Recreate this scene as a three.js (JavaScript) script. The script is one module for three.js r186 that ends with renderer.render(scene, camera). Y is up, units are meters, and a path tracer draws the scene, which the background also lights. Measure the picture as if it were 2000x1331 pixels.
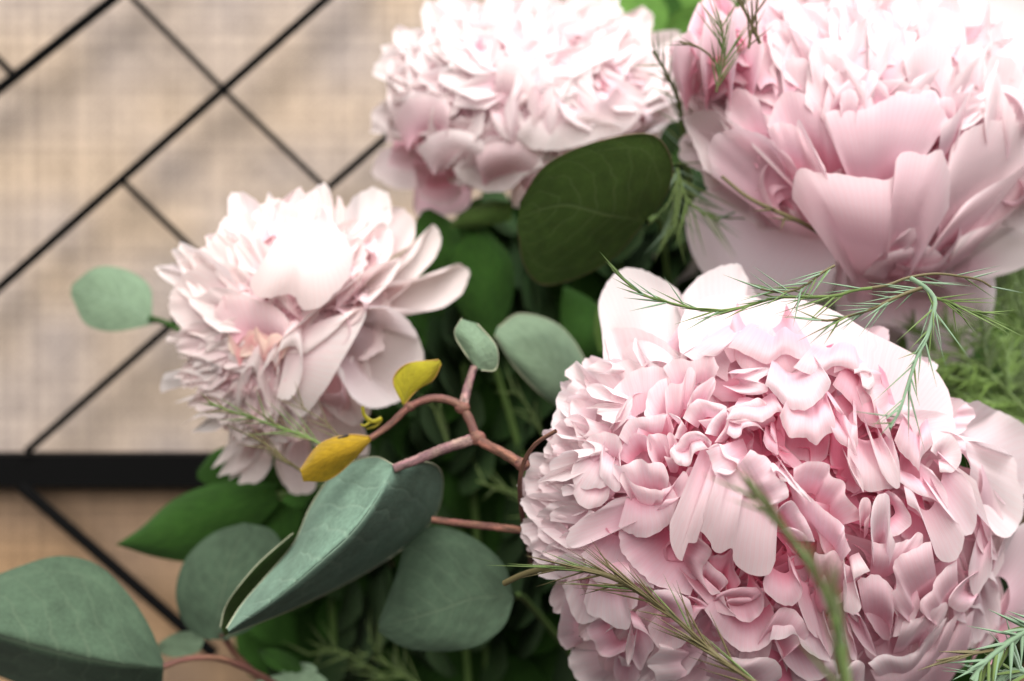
import * as THREE from 'three';
import { mergeGeometries } from 'three/addons/utils/BufferGeometryUtils.js';
import { RectAreaLightUniformsLib } from 'three/addons/lights/RectAreaLightUniformsLib.js';

// ---------------------------------------------------------------- camera, light, exposure
const scene = new THREE.Scene();
const EYE = new THREE.Vector3(0, 1.2, 0.6);
const camera = new THREE.PerspectiveCamera(40, 2000 / 1331, 0.02, 20);
camera.position.copy(EYE);
camera.lookAt(0, 1.2, -1);
camera.focus = 0.256;
camera.userData.fStop = 6.5;

const renderer = new THREE.WebGLRenderer({ antialias: true });
renderer.toneMapping = THREE.LinearToneMapping;
renderer.toneMappingExposure = 1.12;
renderer.shadowMap.enabled = true;
RectAreaLightUniformsLib.init();
scene.background = new THREE.Color().setRGB(0.06, 0.06, 0.062);      // the dim room round the flowers

function areaLight(name, color, intensity, w, h, pos, target) {
  const l = new THREE.RectAreaLight(color, intensity, w, h);
  l.name = name; l.position.set(...pos); l.lookAt(...target); scene.add(l);
}
areaLight('tall_window_light', 0xfffaf4, 18.5, 0.5, 0.5, [0.2, 2.75, 1.05], [0, 1.2, 0.25]);
areaLight('side_window_light', 0xf6f8ff, 7.5, 1.4, 1.3, [0.8, 3.0, 0.36], [0.05, 1.2, 0.28]);
areaLight('added_front_fill', 0xfffaf6, 5.7, 2.6, 2.0, [-0.1, 2.55, 2.2], [0, 1.2, 0.3]);  // added soft fill from above the camera for camera-facing petals, no known source

// ---------------------------------------------------------------- helpers
function mulberry(a) { return () => { a |= 0; a = a + 0x6D2B79F5 | 0; let t = Math.imul(a ^ a >>> 15, 1 | a); t = t + Math.imul(t ^ t >>> 7, 61 | t) ^ t; return ((t ^ t >>> 14) >>> 0) / 4294967296; }; }
const rnd = mulberry(20417);
const rr = (a, b) => a + (b - a) * rnd();
const lerp = (a, b, t) => a + (b - a) * t;
const clamp01 = (x) => Math.min(1, Math.max(0, x));
const sstep = (a, b, x) => { const t = clamp01((x - a) / (b - a)); return t * t * (3 - 2 * t); };
const HALF = Math.tan(20 * Math.PI / 180);
const PX = (d) => d * 2 * HALF / 1331;                                // metres per photograph pixel at a distance
const at = (px, py, d) => new THREE.Vector3((px - 1000) * PX(d), EYE.y - (py - 665.5) * PX(d), EYE.z - d);

const taken = {};
function numbered(n) { const k = taken[n] = (taken[n] ?? -1) + 1; return k ? `${n}_${String(k).padStart(3, '0')}` : n; }
function mesh(name, geo, mat, parent) {
  const m = new THREE.Mesh(geo, mat); m.name = name; m.castShadow = m.receiveShadow = true;
  if (parent.isGroup || parent.isMesh) {
    let p = parent, o = new THREE.Vector3();
    while (p && p !== scene) { o.add(p.position); p = p.parent; }
    if (!geo.userData.local) geo.translate(-o.x, -o.y, -o.z);
  }
  parent.add(m); return m;
}
function thing(name, label, category, base, group) {
  const g = new THREE.Group(); g.name = numbered(name); g.position.copy(base);
  g.userData = { label, category }; if (group) g.userData.group = group;
  scene.add(g); return g;
}
function grid(fn, nu, nv, colorFn) {                                   // a curved sheet: fn(u, v) -> Vector3
  const pos = [], uv = [], col = [], idx = [];
  const du = [];
  for (let j = 0; j <= nv; j++) for (let i = 0; i <= nu; i++) {
    const u = i / nu, v = j / nv, p = fn(u, v);
    pos.push(p.x, p.y, p.z); uv.push(p.s ?? u, p.t ?? v);
    if (colorFn) col.push(...colorFn(u, v));
  }
  for (let j = 0; j < nv; j++) for (let i = 0; i < nu; i++) {
    const a = j * (nu + 1) + i, b = a + 1, c = a + nu + 1, d = c + 1;
    idx.push(a, b, d, a, d, c);
  }
  const g = new THREE.BufferGeometry();
  g.setAttribute('position', new THREE.Float32BufferAttribute(pos, 3));
  g.setAttribute('uv', new THREE.Float32BufferAttribute(uv, 2));
  if (colorFn) g.setAttribute('color', new THREE.Float32BufferAttribute(col, 3));
  g.setIndex(idx); g.computeVertexNormals(); return g;
}
function tube(pts, r0, r1, seg = 24, sides = 8, wob = 0) {             // a tapering stem through points
  const curve = new THREE.CatmullRomCurve3(pts), fr = curve.computeFrenetFrames(seg, false);
  return grid((u, v) => {
    const k = Math.round(v * seg), p = curve.getPointAt(v), r = lerp(r0, r1, v) * (1 + wob * Math.sin(v * 31 + u * 9) * 0.5 + wob * Math.sin(v * 77));
    const a = u * Math.PI * 2;
    p.addScaledVector(fr.normals[k], Math.cos(a) * r).addScaledVector(fr.binormals[k], Math.sin(a) * r);
    return p;
  }, sides, seg);
}
// value noise for textures
function noiseField(n, cells, seed) {
  const r = mulberry(seed), g = new Float32Array(cells * cells).map(() => r());
  const f = new Float32Array(n * n);
  for (let y = 0; y < n; y++) for (let x = 0; x < n; x++) {
    const X = x / n * cells, Y = y / n * cells, i = Math.floor(X), j = Math.floor(Y);
    let a = X - i, b = Y - j; a = a * a * (3 - 2 * a); b = b * b * (3 - 2 * b);
    const q = (p, s) => g[((s + cells) % cells) * cells + (p + cells) % cells];
    f[y * n + x] = lerp(lerp(q(i, j), q(i + 1, j), a), lerp(q(i, j + 1), q(i + 1, j + 1), a), b);
  }
  return f;
}
function dataTex(n, fn, srgb, m = n) {
  const d = new Uint8Array(n * m * 4);
  for (let y = 0; y < m; y++) for (let x = 0; x < n; x++) {
    const c = fn(x, y), k = (y * n + x) * 4;
    d[k] = clamp01(c[0]) * 255; d[k + 1] = clamp01(c[1]) * 255; d[k + 2] = clamp01(c[2]) * 255; d[k + 3] = 255;
  }
  const t = new THREE.DataTexture(d, n, m); t.wrapS = t.wrapT = THREE.RepeatWrapping; t.magFilter = THREE.LinearFilter; t.minFilter = THREE.LinearFilter;
  if (srgb) t.colorSpace = THREE.SRGBColorSpace; t.needsUpdate = true; return t;
}

// ---------------------------------------------------------------- materials
// woven cane cloth: threads of slightly different tone running both ways
const WN = 1024, TH = 128;
const wr = mulberry(77);
const warp = Array.from({ length: TH }, () => wr()), weft = Array.from({ length: TH }, () => wr());
const slowA = noiseField(WN, 24, 5), slowB = noiseField(WN, 9, 6), fine = noiseField(WN, 256, 7);
const threadAt = (x, y) => {
  const p = WN / TH, i = Math.floor(x / p), j = Math.floor(y / p), fx = (x / p) % 1, fy = (y / p) % 1;
  const over = (i + j) % 2, h = over ? Math.sin(fx * Math.PI) : Math.sin(fy * Math.PI);
  return { tone: over ? warp[i] : weft[j], h, gap: Math.pow(Math.abs(fx - 0.5) * 2, 6) * Math.pow(Math.abs(fy - 0.5) * 2, 6) };
};
const weaveColor = (r, g, b, vary) => dataTex(WN, (x, y) => {
  const t = threadAt(x, y), k = y * WN + x;
  const p = WN / TH, band = (warp[Math.floor(x / p)] + weft[Math.floor(y / p)]) * 0.5;
  const m = 1 + vary * ((t.tone - 0.5) * 0.55 + (band - 0.5) * 0.5 + (slowA[k] - 0.5) * 0.6 + (slowB[k] - 0.5) * 0.5 + (fine[k] - 0.5) * 0.6) - t.gap * 0.4;
  const warm = (slowB[k] - 0.5) * 0.05;
  return [r * m + warm * 0.5, g * m, b * m - warm];
}, true);
const weaveBump = dataTex(WN, (x, y) => { const h = threadAt(x, y).h; return [h, h, h]; });
const M = {};
M.cloth = new THREE.MeshStandardMaterial({ map: weaveColor(0.69, 0.625, 0.565, 0.14), bumpMap: weaveBump, bumpScale: 0.0004, roughness: 0.85 });
M.cane = new THREE.MeshStandardMaterial({ map: weaveColor(0.62, 0.51, 0.40, 0.15), bumpMap: weaveBump, bumpScale: 0.0004, roughness: 0.8 });
M.iron = new THREE.MeshPhysicalMaterial({ color: new THREE.Color().setRGB(0.004, 0.004, 0.004), roughness: 0.85, specularIntensity: 0.12 });

// petals: colour sits in the vertices, the fine veins run from base to rim
const PN = 256, pf = noiseField(PN, 64, 11), pc = noiseField(PN, 8, 12);
const veinRow = Array.from({ length: PN }, (_, x) => Math.sin(x / PN * Math.PI * 2 * 9) * 0.3 + Math.sin(x / PN * Math.PI * 2 * 23 + 1) * 0.3 + Math.sin(x / PN * Math.PI * 2 * 41 + 2) * 0.2);
const petalBump = dataTex(PN, (x, y) => { const wob = Math.round(pc[y * PN + x] * 10); const h = 0.5 + 0.32 * veinRow[(x + wob) % PN] + 0.5 * (pc[y * PN + x] - 0.5); return [h, h, h]; });
const petalMap = dataTex(PN, (x, y) => { const wob = Math.round(pc[y * PN + x] * 10), t = 0.972 + 0.028 * veinRow[(x + wob) % PN]; return [0.99, t, t]; }, true);
M.petal = new THREE.MeshPhysicalMaterial({ vertexColors: true, map: petalMap, bumpMap: petalBump, bumpScale: 0.000045, roughness: 1, transmission: 0.48, thickness: 0, specularIntensity: 0.5, side: THREE.DoubleSide });
const stemMat = (r, g, b) => new THREE.MeshStandardMaterial({ color: new THREE.Color().setRGB(r, g, b), roughness: 0.6 });
const barkMat = (r, g, b) => new THREE.MeshStandardMaterial({ map: dataTex(PN, (x, y) => { const k = y * PN + x, m = 0.72 + 0.5 * pc[k] + 0.35 * (pf[k] - 0.5) - (pf[(k * 7) % (PN * PN)] > 0.86 ? 0.18 : 0); return [r * m, g * m * (0.9 + 0.2 * pc[(k + 900) % (PN * PN)]), b * m]; }, true), bumpMap: petalBump, bumpScale: 0.0002, roughness: 0.7 });
M.twig = barkMat(0.47, 0.315, 0.26);
M.twigPale = barkMat(0.55, 0.43, 0.41);
M.green = stemMat(0.09, 0.16, 0.035);
M.fern = new THREE.MeshPhysicalMaterial({ color: new THREE.Color().setRGB(0.15, 0.23, 0.06), roughness: 1, transmission: 0.25, thickness: 0, side: THREE.DoubleSide });
M.fernBlue = new THREE.MeshPhysicalMaterial({ color: new THREE.Color().setRGB(0.22, 0.34, 0.21), roughness: 1, transmission: 0.25, thickness: 0, side: THREE.DoubleSide });
M.plume = new THREE.MeshPhysicalMaterial({ color: new THREE.Color().setRGB(0.22, 0.36, 0.07), roughness: 1, transmission: 0.3, thickness: 0, side: THREE.DoubleSide });
M.fernBrown = new THREE.MeshStandardMaterial({ color: new THREE.Color().setRGB(0.115, 0.095, 0.038), roughness: 0.7 });

// leaf cloth: blade with midrib and side veins printed in it, u across (0..1), v along
const LN = 512;
const lf = noiseField(LN, 96, 21), lc = noiseField(LN, 14, 22), lg = noiseField(LN, 220, 23);
function leafTex(base, vein, speck, veinStrength) {
  return dataTex(LN, (x, y) => {
    const u = x / LN - 0.5, v = y / LN, k = y * LN + x;
    const mid = Math.exp(-Math.pow(u / 0.009, 2));
    const wob = (lc[k] - 0.5) * 0.05;
    let side = 0;
    for (let n = 0; n < 7; n++) { const d = v - (0.06 + n * 0.125) - Math.abs(u) * (0.55 + 0.4 * Math.abs(u)) + wob; side = Math.max(side, Math.exp(-Math.pow(d / 0.0065, 2)) * (0.75 - Math.abs(u))); }
    const loop = Math.exp(-Math.pow((Math.abs(u) - 0.41 - wob * 0.4) / 0.006, 2)) * 0.45;
    const s = clamp01((Math.max(mid, side, loop)) * veinStrength);
    const m = 1 + speck * ((lf[k] - 0.5) * 0.5 + (lc[k] - 0.5) * 0.8 + (lg[k] - 0.5) * 0.45);
    return [0, 1, 2].map((i) => lerp(base[i] * m, vein[i], s));
  }, true);
}
const leafBump = dataTex(LN, (x, y) => {
  const u = x / LN - 0.5, v = y / LN, k = y * LN + x; let s = Math.exp(-Math.pow(u / 0.012, 2));
  for (let n = 0; n < 7; n++) { const d = v - (0.06 + n * 0.125) - Math.abs(u) * (0.55 + 0.4 * Math.abs(u)) + (lc[k] - 0.5) * 0.05; s = Math.max(s, Math.exp(-Math.pow(d / 0.01, 2)) * 0.6); }
  const h = 0.4 + 0.3 * s + 0.25 * (lc[k] - 0.5) + 0.1 * (lf[k] - 0.5); return [h, h, h];
});
const leafMat = (base, vein, o = {}) => new THREE.MeshPhysicalMaterial({ map: leafTex(base, vein, o.speck ?? 0.22, o.vs ?? 0.6), bumpMap: leafBump, bumpScale: 0.0005, roughness: o.rough ?? 1, transmission: o.tr ?? 0.12, thickness: 0, specularIntensity: o.spec ?? 0.5, side: THREE.DoubleSide });
M.euca = leafMat([0.43, 0.535, 0.465], [0.54, 0.63, 0.55], { tr: 0.05 });
M.eucaGreen = leafMat([0.285, 0.36, 0.285], [0.375, 0.435, 0.35]);
M.eucaPale = leafMat([0.44, 0.525, 0.425], [0.55, 0.64, 0.55], { speck: 0.14 });
M.greenLeaf = leafMat([0.265, 0.36, 0.155], [0.38, 0.46, 0.28], { tr: 0.08, vs: 0.85 });
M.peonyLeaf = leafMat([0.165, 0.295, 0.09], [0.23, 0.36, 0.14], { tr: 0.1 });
M.brightLeaf = leafMat([0.36, 0.52, 0.22], [0.45, 0.60, 0.30], { tr: 0.25 });
M.yellowLeaf = leafMat([0.70, 0.66, 0.14], [0.66, 0.59, 0.12], { tr: 0.42, speck: 0.1 });
M.orangeLeaf = leafMat([0.68, 0.55, 0.09], [0.64, 0.50, 0.08], { tr: 0.35, speck: 0.18 });
M.margin = stemMat(0.36, 0.37, 0.25);
M.marginRed = stemMat(0.40, 0.24, 0.05);
M.bug = stemMat(0.012, 0.01, 0.008);

// ---------------------------------------------------------------- the panel behind
const PD = 0.55;                                                       // distance to the cloth
const zc = EYE.z - PD;
function sheet(x0, x1, y0, y1, d, thick = 0.006) {                     // pixel box -> a board whose face stands at distance d, uv in metres
  const a = at(x0, y0, d), b = at(x1, y1, d);
  const g = new THREE.BoxGeometry(b.x - a.x, a.y - b.y, thick); g.translate((a.x + b.x) / 2, (a.y + b.y) / 2, a.z - thick / 2);
  const p = g.attributes.position, u = g.attributes.uv;
  for (let i = 0; i < p.count; i++) u.setXY(i, p.getX(i) / 0.30, p.getY(i) / 0.30);
  return g;
}
const panel = mesh('cane_panel', sheet(-700, 2700, -700, 905, PD), M.cloth, scene);
panel.userData = { kind: 'structure', label: 'pale beige woven cane panel behind the black diamond grille', category: 'panel' };
const lower = mesh('lower_cane_panel', sheet(-700, 2700, 940, 2100, PD + 0.006), M.cane, scene);
lower.userData = { kind: 'structure', label: 'brown woven cane panel below the thick black rail', category: 'panel' };

const BARD = 0.531;
const grille = thing('metal_grille', 'black metal diamond grille standing in front of the woven cane panel', 'grille', at(240, 355, BARD));
function bar(x0, y0, x1, y1, wpx, name, d = BARD) {
  const a = at(x0, y0, d), b = at(x1, y1, d), L = a.distanceTo(b), w = wpx * PX(d);
  const s = new THREE.Shape(), r = w * 0.25, h = w / 2;
  s.moveTo(-h + r, -h); s.lineTo(h - r, -h); s.lineTo(h, -h + r); s.lineTo(h, h - r); s.lineTo(h - r, h); s.lineTo(-h + r, h); s.lineTo(-h, h - r); s.lineTo(-h, -h + r); s.closePath();
  const g = new THREE.ExtrudeGeometry(s, { depth: L, bevelEnabled: false });
  g.applyMatrix4(new THREE.Matrix4().lookAt(b, a, new THREE.Vector3(0, 0, 1)).setPosition(a));
  return mesh(name, g, M.iron, grille);
}
// long bars rising to the right, shorter cross bars butted between them
bar(-500, 568, 240, -18, 17, 'long_bar'); bar(-300, 825, 640, -5, 15, 'long_bar'); bar(52, 882, 1120, -52, 14, 'long_bar');
bar(640, -5, 760, -111, 15, 'long_bar', BARD + 0.0002); bar(240, -18, 330, -90, 17, 'long_bar', BARD + 0.0002);
bar(240, -22, 438, 177, 11.5, 'cross_bar', BARD + 0.001); bar(442, 182, 632, 364, 11.5, 'cross_bar', BARD + 0.001); bar(241, 356, 452, 560, 11.5, 'cross_bar', BARD + 0.001);
bar(-120, 2, 22, 143, 13, 'cross_bar', BARD + 0.001); bar(40, 950, 420, 1280, 20, 'cross_bar', BARD + 0.001); bar(640, 1290, 20, 1800, 17, 'long_bar', BARD + 0.0015);
{
  const g = sheet(-700, 2700, 890, 951, BARD + 0.002, 0.024);
  mesh('thick_rail', g, M.iron, grille);
}

// ---------------------------------------------------------------- peonies
// tracing frames: origin and scale of the enlargements the petals were measured in
const FR = { A: [1000, 700, 3.328], B: [1400, 700, 3.327], C: [1000, 1000, 4], D: [1400, 1000, 3.333], E: [1150, 480, 2.353], L: [300, 340, 2.08], T: [700, 0, 2.377], R: [1300, 0, 2.2186], W: [0, 0, 1] };
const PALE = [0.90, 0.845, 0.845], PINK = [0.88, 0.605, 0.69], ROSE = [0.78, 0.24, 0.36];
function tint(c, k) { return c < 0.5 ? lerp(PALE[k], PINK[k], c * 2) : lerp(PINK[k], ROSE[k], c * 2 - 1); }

class Flower {
  constructor(label, group, { cx, cy, rx, ry, D, H, warm = [1, 1, 1], pinker = 0 }) {
    Object.assign(this, { cx, cy, rx, ry, D, H, warm, pinker });
    this.base = at(cx, cy + ry * 0.6, D + 0.03);
    this.g = thing('peony', label, 'peony', this.base, group);
    this.n = 0;
  }
  dome(x, y) { const a = (x - this.cx) / this.rx, b = (y - this.cy) / this.ry, q = 1 - a * a - b * b; return this.H * (q > 0 ? Math.sqrt(q) * (1 - 0.12 * (1 - q)) : q * 0.55); }   // millimetres towards the eye
  point(x, y, mm) { return at(x, y, this.D - mm / 1000); }
  petal(frame, flat, root, o = {}) {
    const [ox, oy, sc] = FR[frame], { l = 3, k = 12, b = 4, c: c0 = 0.15, r = 1.0, q = 0.15, w = 0.6, tr = null } = o;
    const rim = [];
    for (let i = 0; i < flat.length; i += 2) rim.push(new THREE.Vector3(ox + flat[i] / sc, oy + flat[i + 1] / sc, 0));
    const rt = new THREE.Vector3(ox + root[0] / sc, oy + root[1] / sc, 0);
    const curve = new THREE.CatmullRomCurve3(rim, false, 'centripetal');
    const nu = Math.min(56, Math.max(22, rim.length * 5)), nv = 14;
    const R = curve.getPoints(nu * 2), cen = R.reduce((s, p) => s.add(p), new THREE.Vector3()).divideScalar(R.length);
    const f1 = rr(1.5, 3), f2 = rr(2.6, 4.6), a1 = rr(0, 6.28), a2 = rr(0, 6.28), a3 = rr(0, 6.28), skew = rr(-1, 1) * (o.sk ?? 2), u0 = rr(0, 1), v0 = rr(0, 1);
    const len = cen.distanceTo(rt), wid = curve.getLength(), size = Math.min(1, Math.max(0.3, len / 120)), bs = b * size * 0.42;
    const rimZ = R.map((p) => this.dome(p.x, p.y) + l * 0.85), rootZ = this.dome(rt.x, rt.y) - (k > 0 ? k * 0.55 * size : k);
    const ra = r * Math.min(1.1, wid / 200) * 0.5, jag = (o.j ?? 0.032) * Math.min(1, Math.max(0.18, 110 / wid)), s1 = rr(0, 9);
    const pts = (u, v) => {
      const e = Math.min(R.length - 1, Math.round(u * (R.length - 1))), p = R[e];
      const fray = 1 + Math.pow(v, 5) * (jag * Math.sin(u * wid * 0.21 + s1) * Math.sin(u * wid * 0.083 + s1 * 2) - jag * 1.3 * Math.pow(Math.max(0, Math.sin(u * wid * 0.062 + s1 * 3)), 10));
      const bx = rt.x + (p.x - cen.x) * w, by = rt.y + (p.y - cen.y) * w;
      const rx = bx + (p.x - bx) * fray, ry = by + (p.y - by) * fray;
      const x = lerp(bx, rx, v), y = lerp(by, ry, v);
      const s = u * 2 - 1;
      let z = lerp(rootZ, rimZ[e] + skew * s, 1 - Math.pow(1 - v, 2.5)) + bs * Math.sin(Math.PI * Math.pow(v, 0.85)) * (1 - 0.35 * s * s);
      z += ra * Math.pow(v, 2.2) * (Math.sin(u * f1 * 6.28 + a1) + 0.55 * Math.sin(u * f2 * 6.28 + a2 + v * 1.5)) + 0.25 * ra * Math.sin(u * 9 + v * 7 + a3) * v;
      z -= q * size * Math.pow(Math.max(0, (v - 0.72) / 0.28), 2);
      const P = this.point(x, y, z);
      const m = PX(this.D); P.s = u0 + u * wid * m / 0.02; P.t = v0 + v * len * m / 0.02;
      return P;
    };
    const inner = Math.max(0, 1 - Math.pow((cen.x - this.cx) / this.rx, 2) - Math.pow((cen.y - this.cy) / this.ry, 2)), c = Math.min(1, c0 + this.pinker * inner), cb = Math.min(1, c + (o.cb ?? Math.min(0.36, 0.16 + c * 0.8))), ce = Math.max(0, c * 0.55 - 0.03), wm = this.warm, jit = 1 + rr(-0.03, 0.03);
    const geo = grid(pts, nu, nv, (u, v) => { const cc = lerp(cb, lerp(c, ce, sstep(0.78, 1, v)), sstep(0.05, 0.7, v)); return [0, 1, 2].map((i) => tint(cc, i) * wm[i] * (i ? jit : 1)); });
    return mesh('petal', geo, M.petal, this.g);
  }
  // free petals laid over the dome: at polar place (ang, rad 0..1.2), facing out or in
  fill(n, r0, r1, o) {
    for (let i = 0; i < n; i++) {
      const ang = o.a0 !== undefined ? rr(o.a0, o.a1) : (i + rr(-0.35, 0.35)) / n * Math.PI * 2 * (o.turns ?? 1), rad = Math.sqrt(lerp(r0 * r0, r1 * r1, rnd()));
      const x = this.cx + Math.cos(ang) * rad * this.rx, y = this.cy + Math.sin(ang) * rad * this.ry;
      const face = ang + (o.inward ? Math.PI : 0) + rr(-1, 1) * (o.spread ?? 0.6), fx = Math.cos(face), fy = Math.sin(face);
      const w = rr(...o.w), h = w * rr(0.25, 0.5), len = w * rr(0.8, 1.2), n2 = 9, flat = [];
      for (let s = 0; s < n2; s++) {
        const t = s / (n2 - 1) * 2 - 1, bow = (1 - Math.pow(Math.abs(t), 2.2)) * (h + len * 0.5) + (Math.abs(t) < 0.9 ? rr(-0.08, 0.08) * w * (o.rag ?? 1) : 0), side = t * w * 0.5;
        flat.push(x + fx * (bow - len * 0.5) - fy * side, y + fy * (bow - len * 0.5) + fx * side);
      }
      this.petal('W', flat, [x - fx * len, y - fy * len], { l: rr(...o.l), k: rr(...o.k), b: rr(...(o.b ?? [2, 6])), c: rr(...o.c), r: o.r ?? 1.6, w: 0.5, q: rr(-0.6, 0.8) });
    }
  }
  stem(points, r = 0.0032) { mesh('stem', tube(points.map((p) => at(...p)), r, r, 20, 8), M.green, this.g); }
}

// ---- the large pink peony in front
{
  const F = new Flower('large ruffled pink double peony in sharp focus under the fern sprigs', 'pink and white peonies of the bouquet', { cx: 1490, cy: 985, rx: 500, ry: 430, D: 0.302, H: 50, pinker: 0.12 });
  const p = (...a) => F.petal(...a);
  // guard petals behind
  p('E', [70, 560, 60, 400, 45, 270, 90, 160, 160, 105, 240, 108, 330, 150, 420, 215, 440, 330, 420, 480], [330, 620], { l: -6, k: 8, b: 7, c: 0.02, cb: .12 });
  p('E', [400, 260, 500, 150, 610, 92, 690, 85, 720, 130, 790, 260], [620, 420], { l: -12, k: 6, b: 6, c: 0.12, cb: .1 });
  p('B', [1500, 262, 1560, 258, 1640, 290, 1690, 275, 1800, 330, 1920, 380, 2010, 440, 2080, 560, 2080, 760, 1990, 900], [1500, 620], { l: -8, k: 8, b: 5, c: 0.16, cb: .1, r: 1.6 });
  p('D', [1840, 300, 1870, 180, 1940, 110, 2020, 70, 2120, 120, 2160, 300, 2100, 500, 2000, 640, 1890, 700], [1820, 560], { l: -4, k: 10, b: 6, c: 0.3, cb: .1 });
  p('D', [1780, 780, 1860, 560, 1960, 420, 2060, 350, 2120, 500, 2060, 700, 1920, 800], [1760, 900], { l: -8, k: 10, b: 4, c: 0.3 });
  p('W', [1190, 700, 1185, 650, 1225, 640, 1290, 660, 1330, 700], [1270, 780], { l: -10, k: 6, b: 4, c: 0.1 });
  // filler under the traced petals
  F.fill(34, 0.3, 0.8, { spread: 0.5, w: [130, 190], l: [-19, -13], k: [10, 14], c: [0.4, 0.7], turns: 3 });
  F.fill(14, 0.0, 0.3, { spread: 3.1, w: [170, 220], l: [-22, -16], k: [14, 20], c: [0.6, 0.8], turns: 3 });
  F.fill(46, 0.05, 0.62, { spread: 1.4, w: [60, 110], l: [-15, -10], k: [16, 26], c: [0.5, 0.9], turns: 5 });
  F.fill(40, 0.6, 0.84, { spread: 0.9, w: [70, 130], l: [-12, -7], k: [8, 18], c: [0.1, 0.4], turns: 3 });
  F.fill(26, 0.78, 0.88, { spread: 0.4, w: [70, 120], l: [-8, 0], k: [8, 16], c: [0.05, 0.25], turns: 1, a0: 1.9, a1: 3.9 });


  F.fill(22, 0.55, 0.88, { spread: 0.7, w: [90, 140], l: [-12, -7], k: [8, 14], c: [0.15, 0.4], a0: -0.1, a1: 1.2 });
  F.fill(20, 0.6, 0.95, { spread: 0.6, w: [90, 140], l: [-10, -5], k: [8, 14], c: [0.1, 0.35], a0: 1.2, a1: 2.7 });
  // left side, outer to inner
  p('A', [400, 140, 360, 190, 300, 230, 280, 330, 258, 400, 270, 480], [560, 380], { l: 0, k: 10, c: 0.08 });
  p('A', [340, 110, 365, 60, 420, 20, 480, 70, 590, 5, 660, 30, 760, 10, 860, 60], [740, 260], { l: 0, k: 12, c: 0.04, r: 1.6 });
  p('A', [480, 78, 520, 40, 570, 8, 630, 20, 655, 55, 600, 92, 540, 98], [690, 80], { l: 5, k: 2, b: 2, c: 0 });
  p('A', [205, 640, 215, 580, 240, 530, 290, 490, 340, 520, 420, 540], [430, 680], { l: -2, k: 10, c: 0.08 });
  p('A', [270, 930, 120, 910, 85, 860, 90, 740, 130, 620, 270, 630], [440, 790], { l: -2, k: 10, c: 0.06 });
  p('A', [60, 1080, 80, 1050, 130, 1030, 250, 1035, 330, 1080], [360, 1200], { l: -3, k: 8, c: 0.08, r: 1.8 });
  p('A', [60, 1080, 70, 1140, 120, 1180, 115, 1250, 150, 1320, 240, 1340, 330, 1290], [380, 1120], { l: 0, k: 10, c: 0.1, r: 2 });
  p('A', [350, 440, 345, 400, 370, 370, 430, 365, 480, 395, 500, 460, 460, 510, 390, 505], [600, 470], { l: 2, k: 8, c: 0.1 });
  p('A', [640, 250, 700, 150, 800, 80, 900, 52, 1000, 80, 1030, 150], [880, 370], { l: 2, k: 12, c: 0.14, b: 5 });
  p('A', [660, 235, 560, 163, 480, 200, 520, 250, 600, 275], [730, 270], { l: 6, k: 4, b: 2, c: 0.0 });
  p('A', [610, 290, 540, 300, 485, 325, 560, 330, 545, 355, 585, 372, 590, 400, 650, 425], [760, 340], { l: 5, k: 5, b: 2, c: 0, j: .04 });
  p('A', [700, 380, 730, 320, 770, 240, 785, 260, 775, 330, 740, 410], [660, 430], { l: 6, k: 4, b: 2, c: 0.03 });
  p('A', [285, 490, 330, 520, 420, 528, 500, 545, 540, 600, 480, 640], [600, 570], { l: 4, k: 7, c: 0.02 });
  p('A', [240, 735, 242, 690, 290, 640, 350, 605, 420, 605, 430, 650], [580, 600], { l: 5, k: 8, c: 0.03 });
  p('A', [350, 800, 240, 800, 165, 806, 240, 745, 330, 705, 430, 670], [590, 640], { l: 6, k: 8, c: 0.02 });
  p('A', [330, 900, 320, 850, 350, 820, 430, 860, 520, 940, 450, 1010, 380, 1030], [600, 860], { l: 3, k: 8, c: 0.1 });
  p('A', [250, 1060, 255, 1000, 300, 970, 400, 960, 500, 990, 430, 1060, 360, 1120], [560, 1060], { l: 2, k: 8, c: 0.1 });
  p('A', [400, 690, 382, 770, 420, 830, 520, 855, 600, 840, 640, 780], [590, 620], { l: 4, k: 8, c: 0.08 });
  p('A', [410, 830, 400, 890, 450, 960, 540, 980, 620, 920, 640, 840], [560, 780], { l: 4, k: 8, c: 0.1 });
  p('A', [570, 640, 572, 760, 620, 830, 690, 870, 715, 800, 700, 700], [660, 600], { l: 5, k: 9, c: 0.08 });
  p('A', [450, 560, 520, 500, 620, 480, 700, 520, 720, 580], [620, 660], { l: 3, k: 9, c: 0.1 });
  p('A', [860, 370, 870, 290, 900, 200, 1000, 128, 1030, 200], [1000, 400], { l: 4, k: 14, c: 0.16 });
  p('A', [690, 510, 760, 400, 850, 380, 960, 372, 1010, 360], [880, 520], { l: 5, k: 14, c: 0.12, b: 5 });
  p('A', [1000, 330, 998, 200, 1030, 165, 1100, 165, 1150, 60, 1192, 80, 1180, 220, 1150, 300], [1090, 400], { l: 5, k: 12, c: 0.15 });
  p('A', [1140, 300, 1200, 190, 1312, 125, 1325, 175, 1300, 240], [1200, 340], { l: 6, k: 12, c: 0.2 });
  p('A', [690, 650, 700, 590, 745, 530, 810, 485, 880, 510, 905, 560], [840, 640], { l: 3, k: 16, b: 1, c: 0.42 });
  p('A', [810, 480, 860, 400, 940, 370, 1010, 365, 1055, 460], [960, 520], { l: 2, k: 14, c: .45, b: 1 });
  p('A', [915, 690, 880, 600, 880, 510, 920, 490, 1000, 500, 1020, 560], [1000, 680], { l: 5, k: 14, c: 0.22 });
  p('A', [985, 560, 1030, 480, 1080, 560, 1060, 640, 990, 640], [1060, 700], { l: 4, k: 12, c: 0.2 });
  p('A', [1010, 350, 1060, 370, 1100, 400, 1075, 460, 1055, 520], [1120, 470], { l: 7, k: 14, c: 0.12 });
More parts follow.
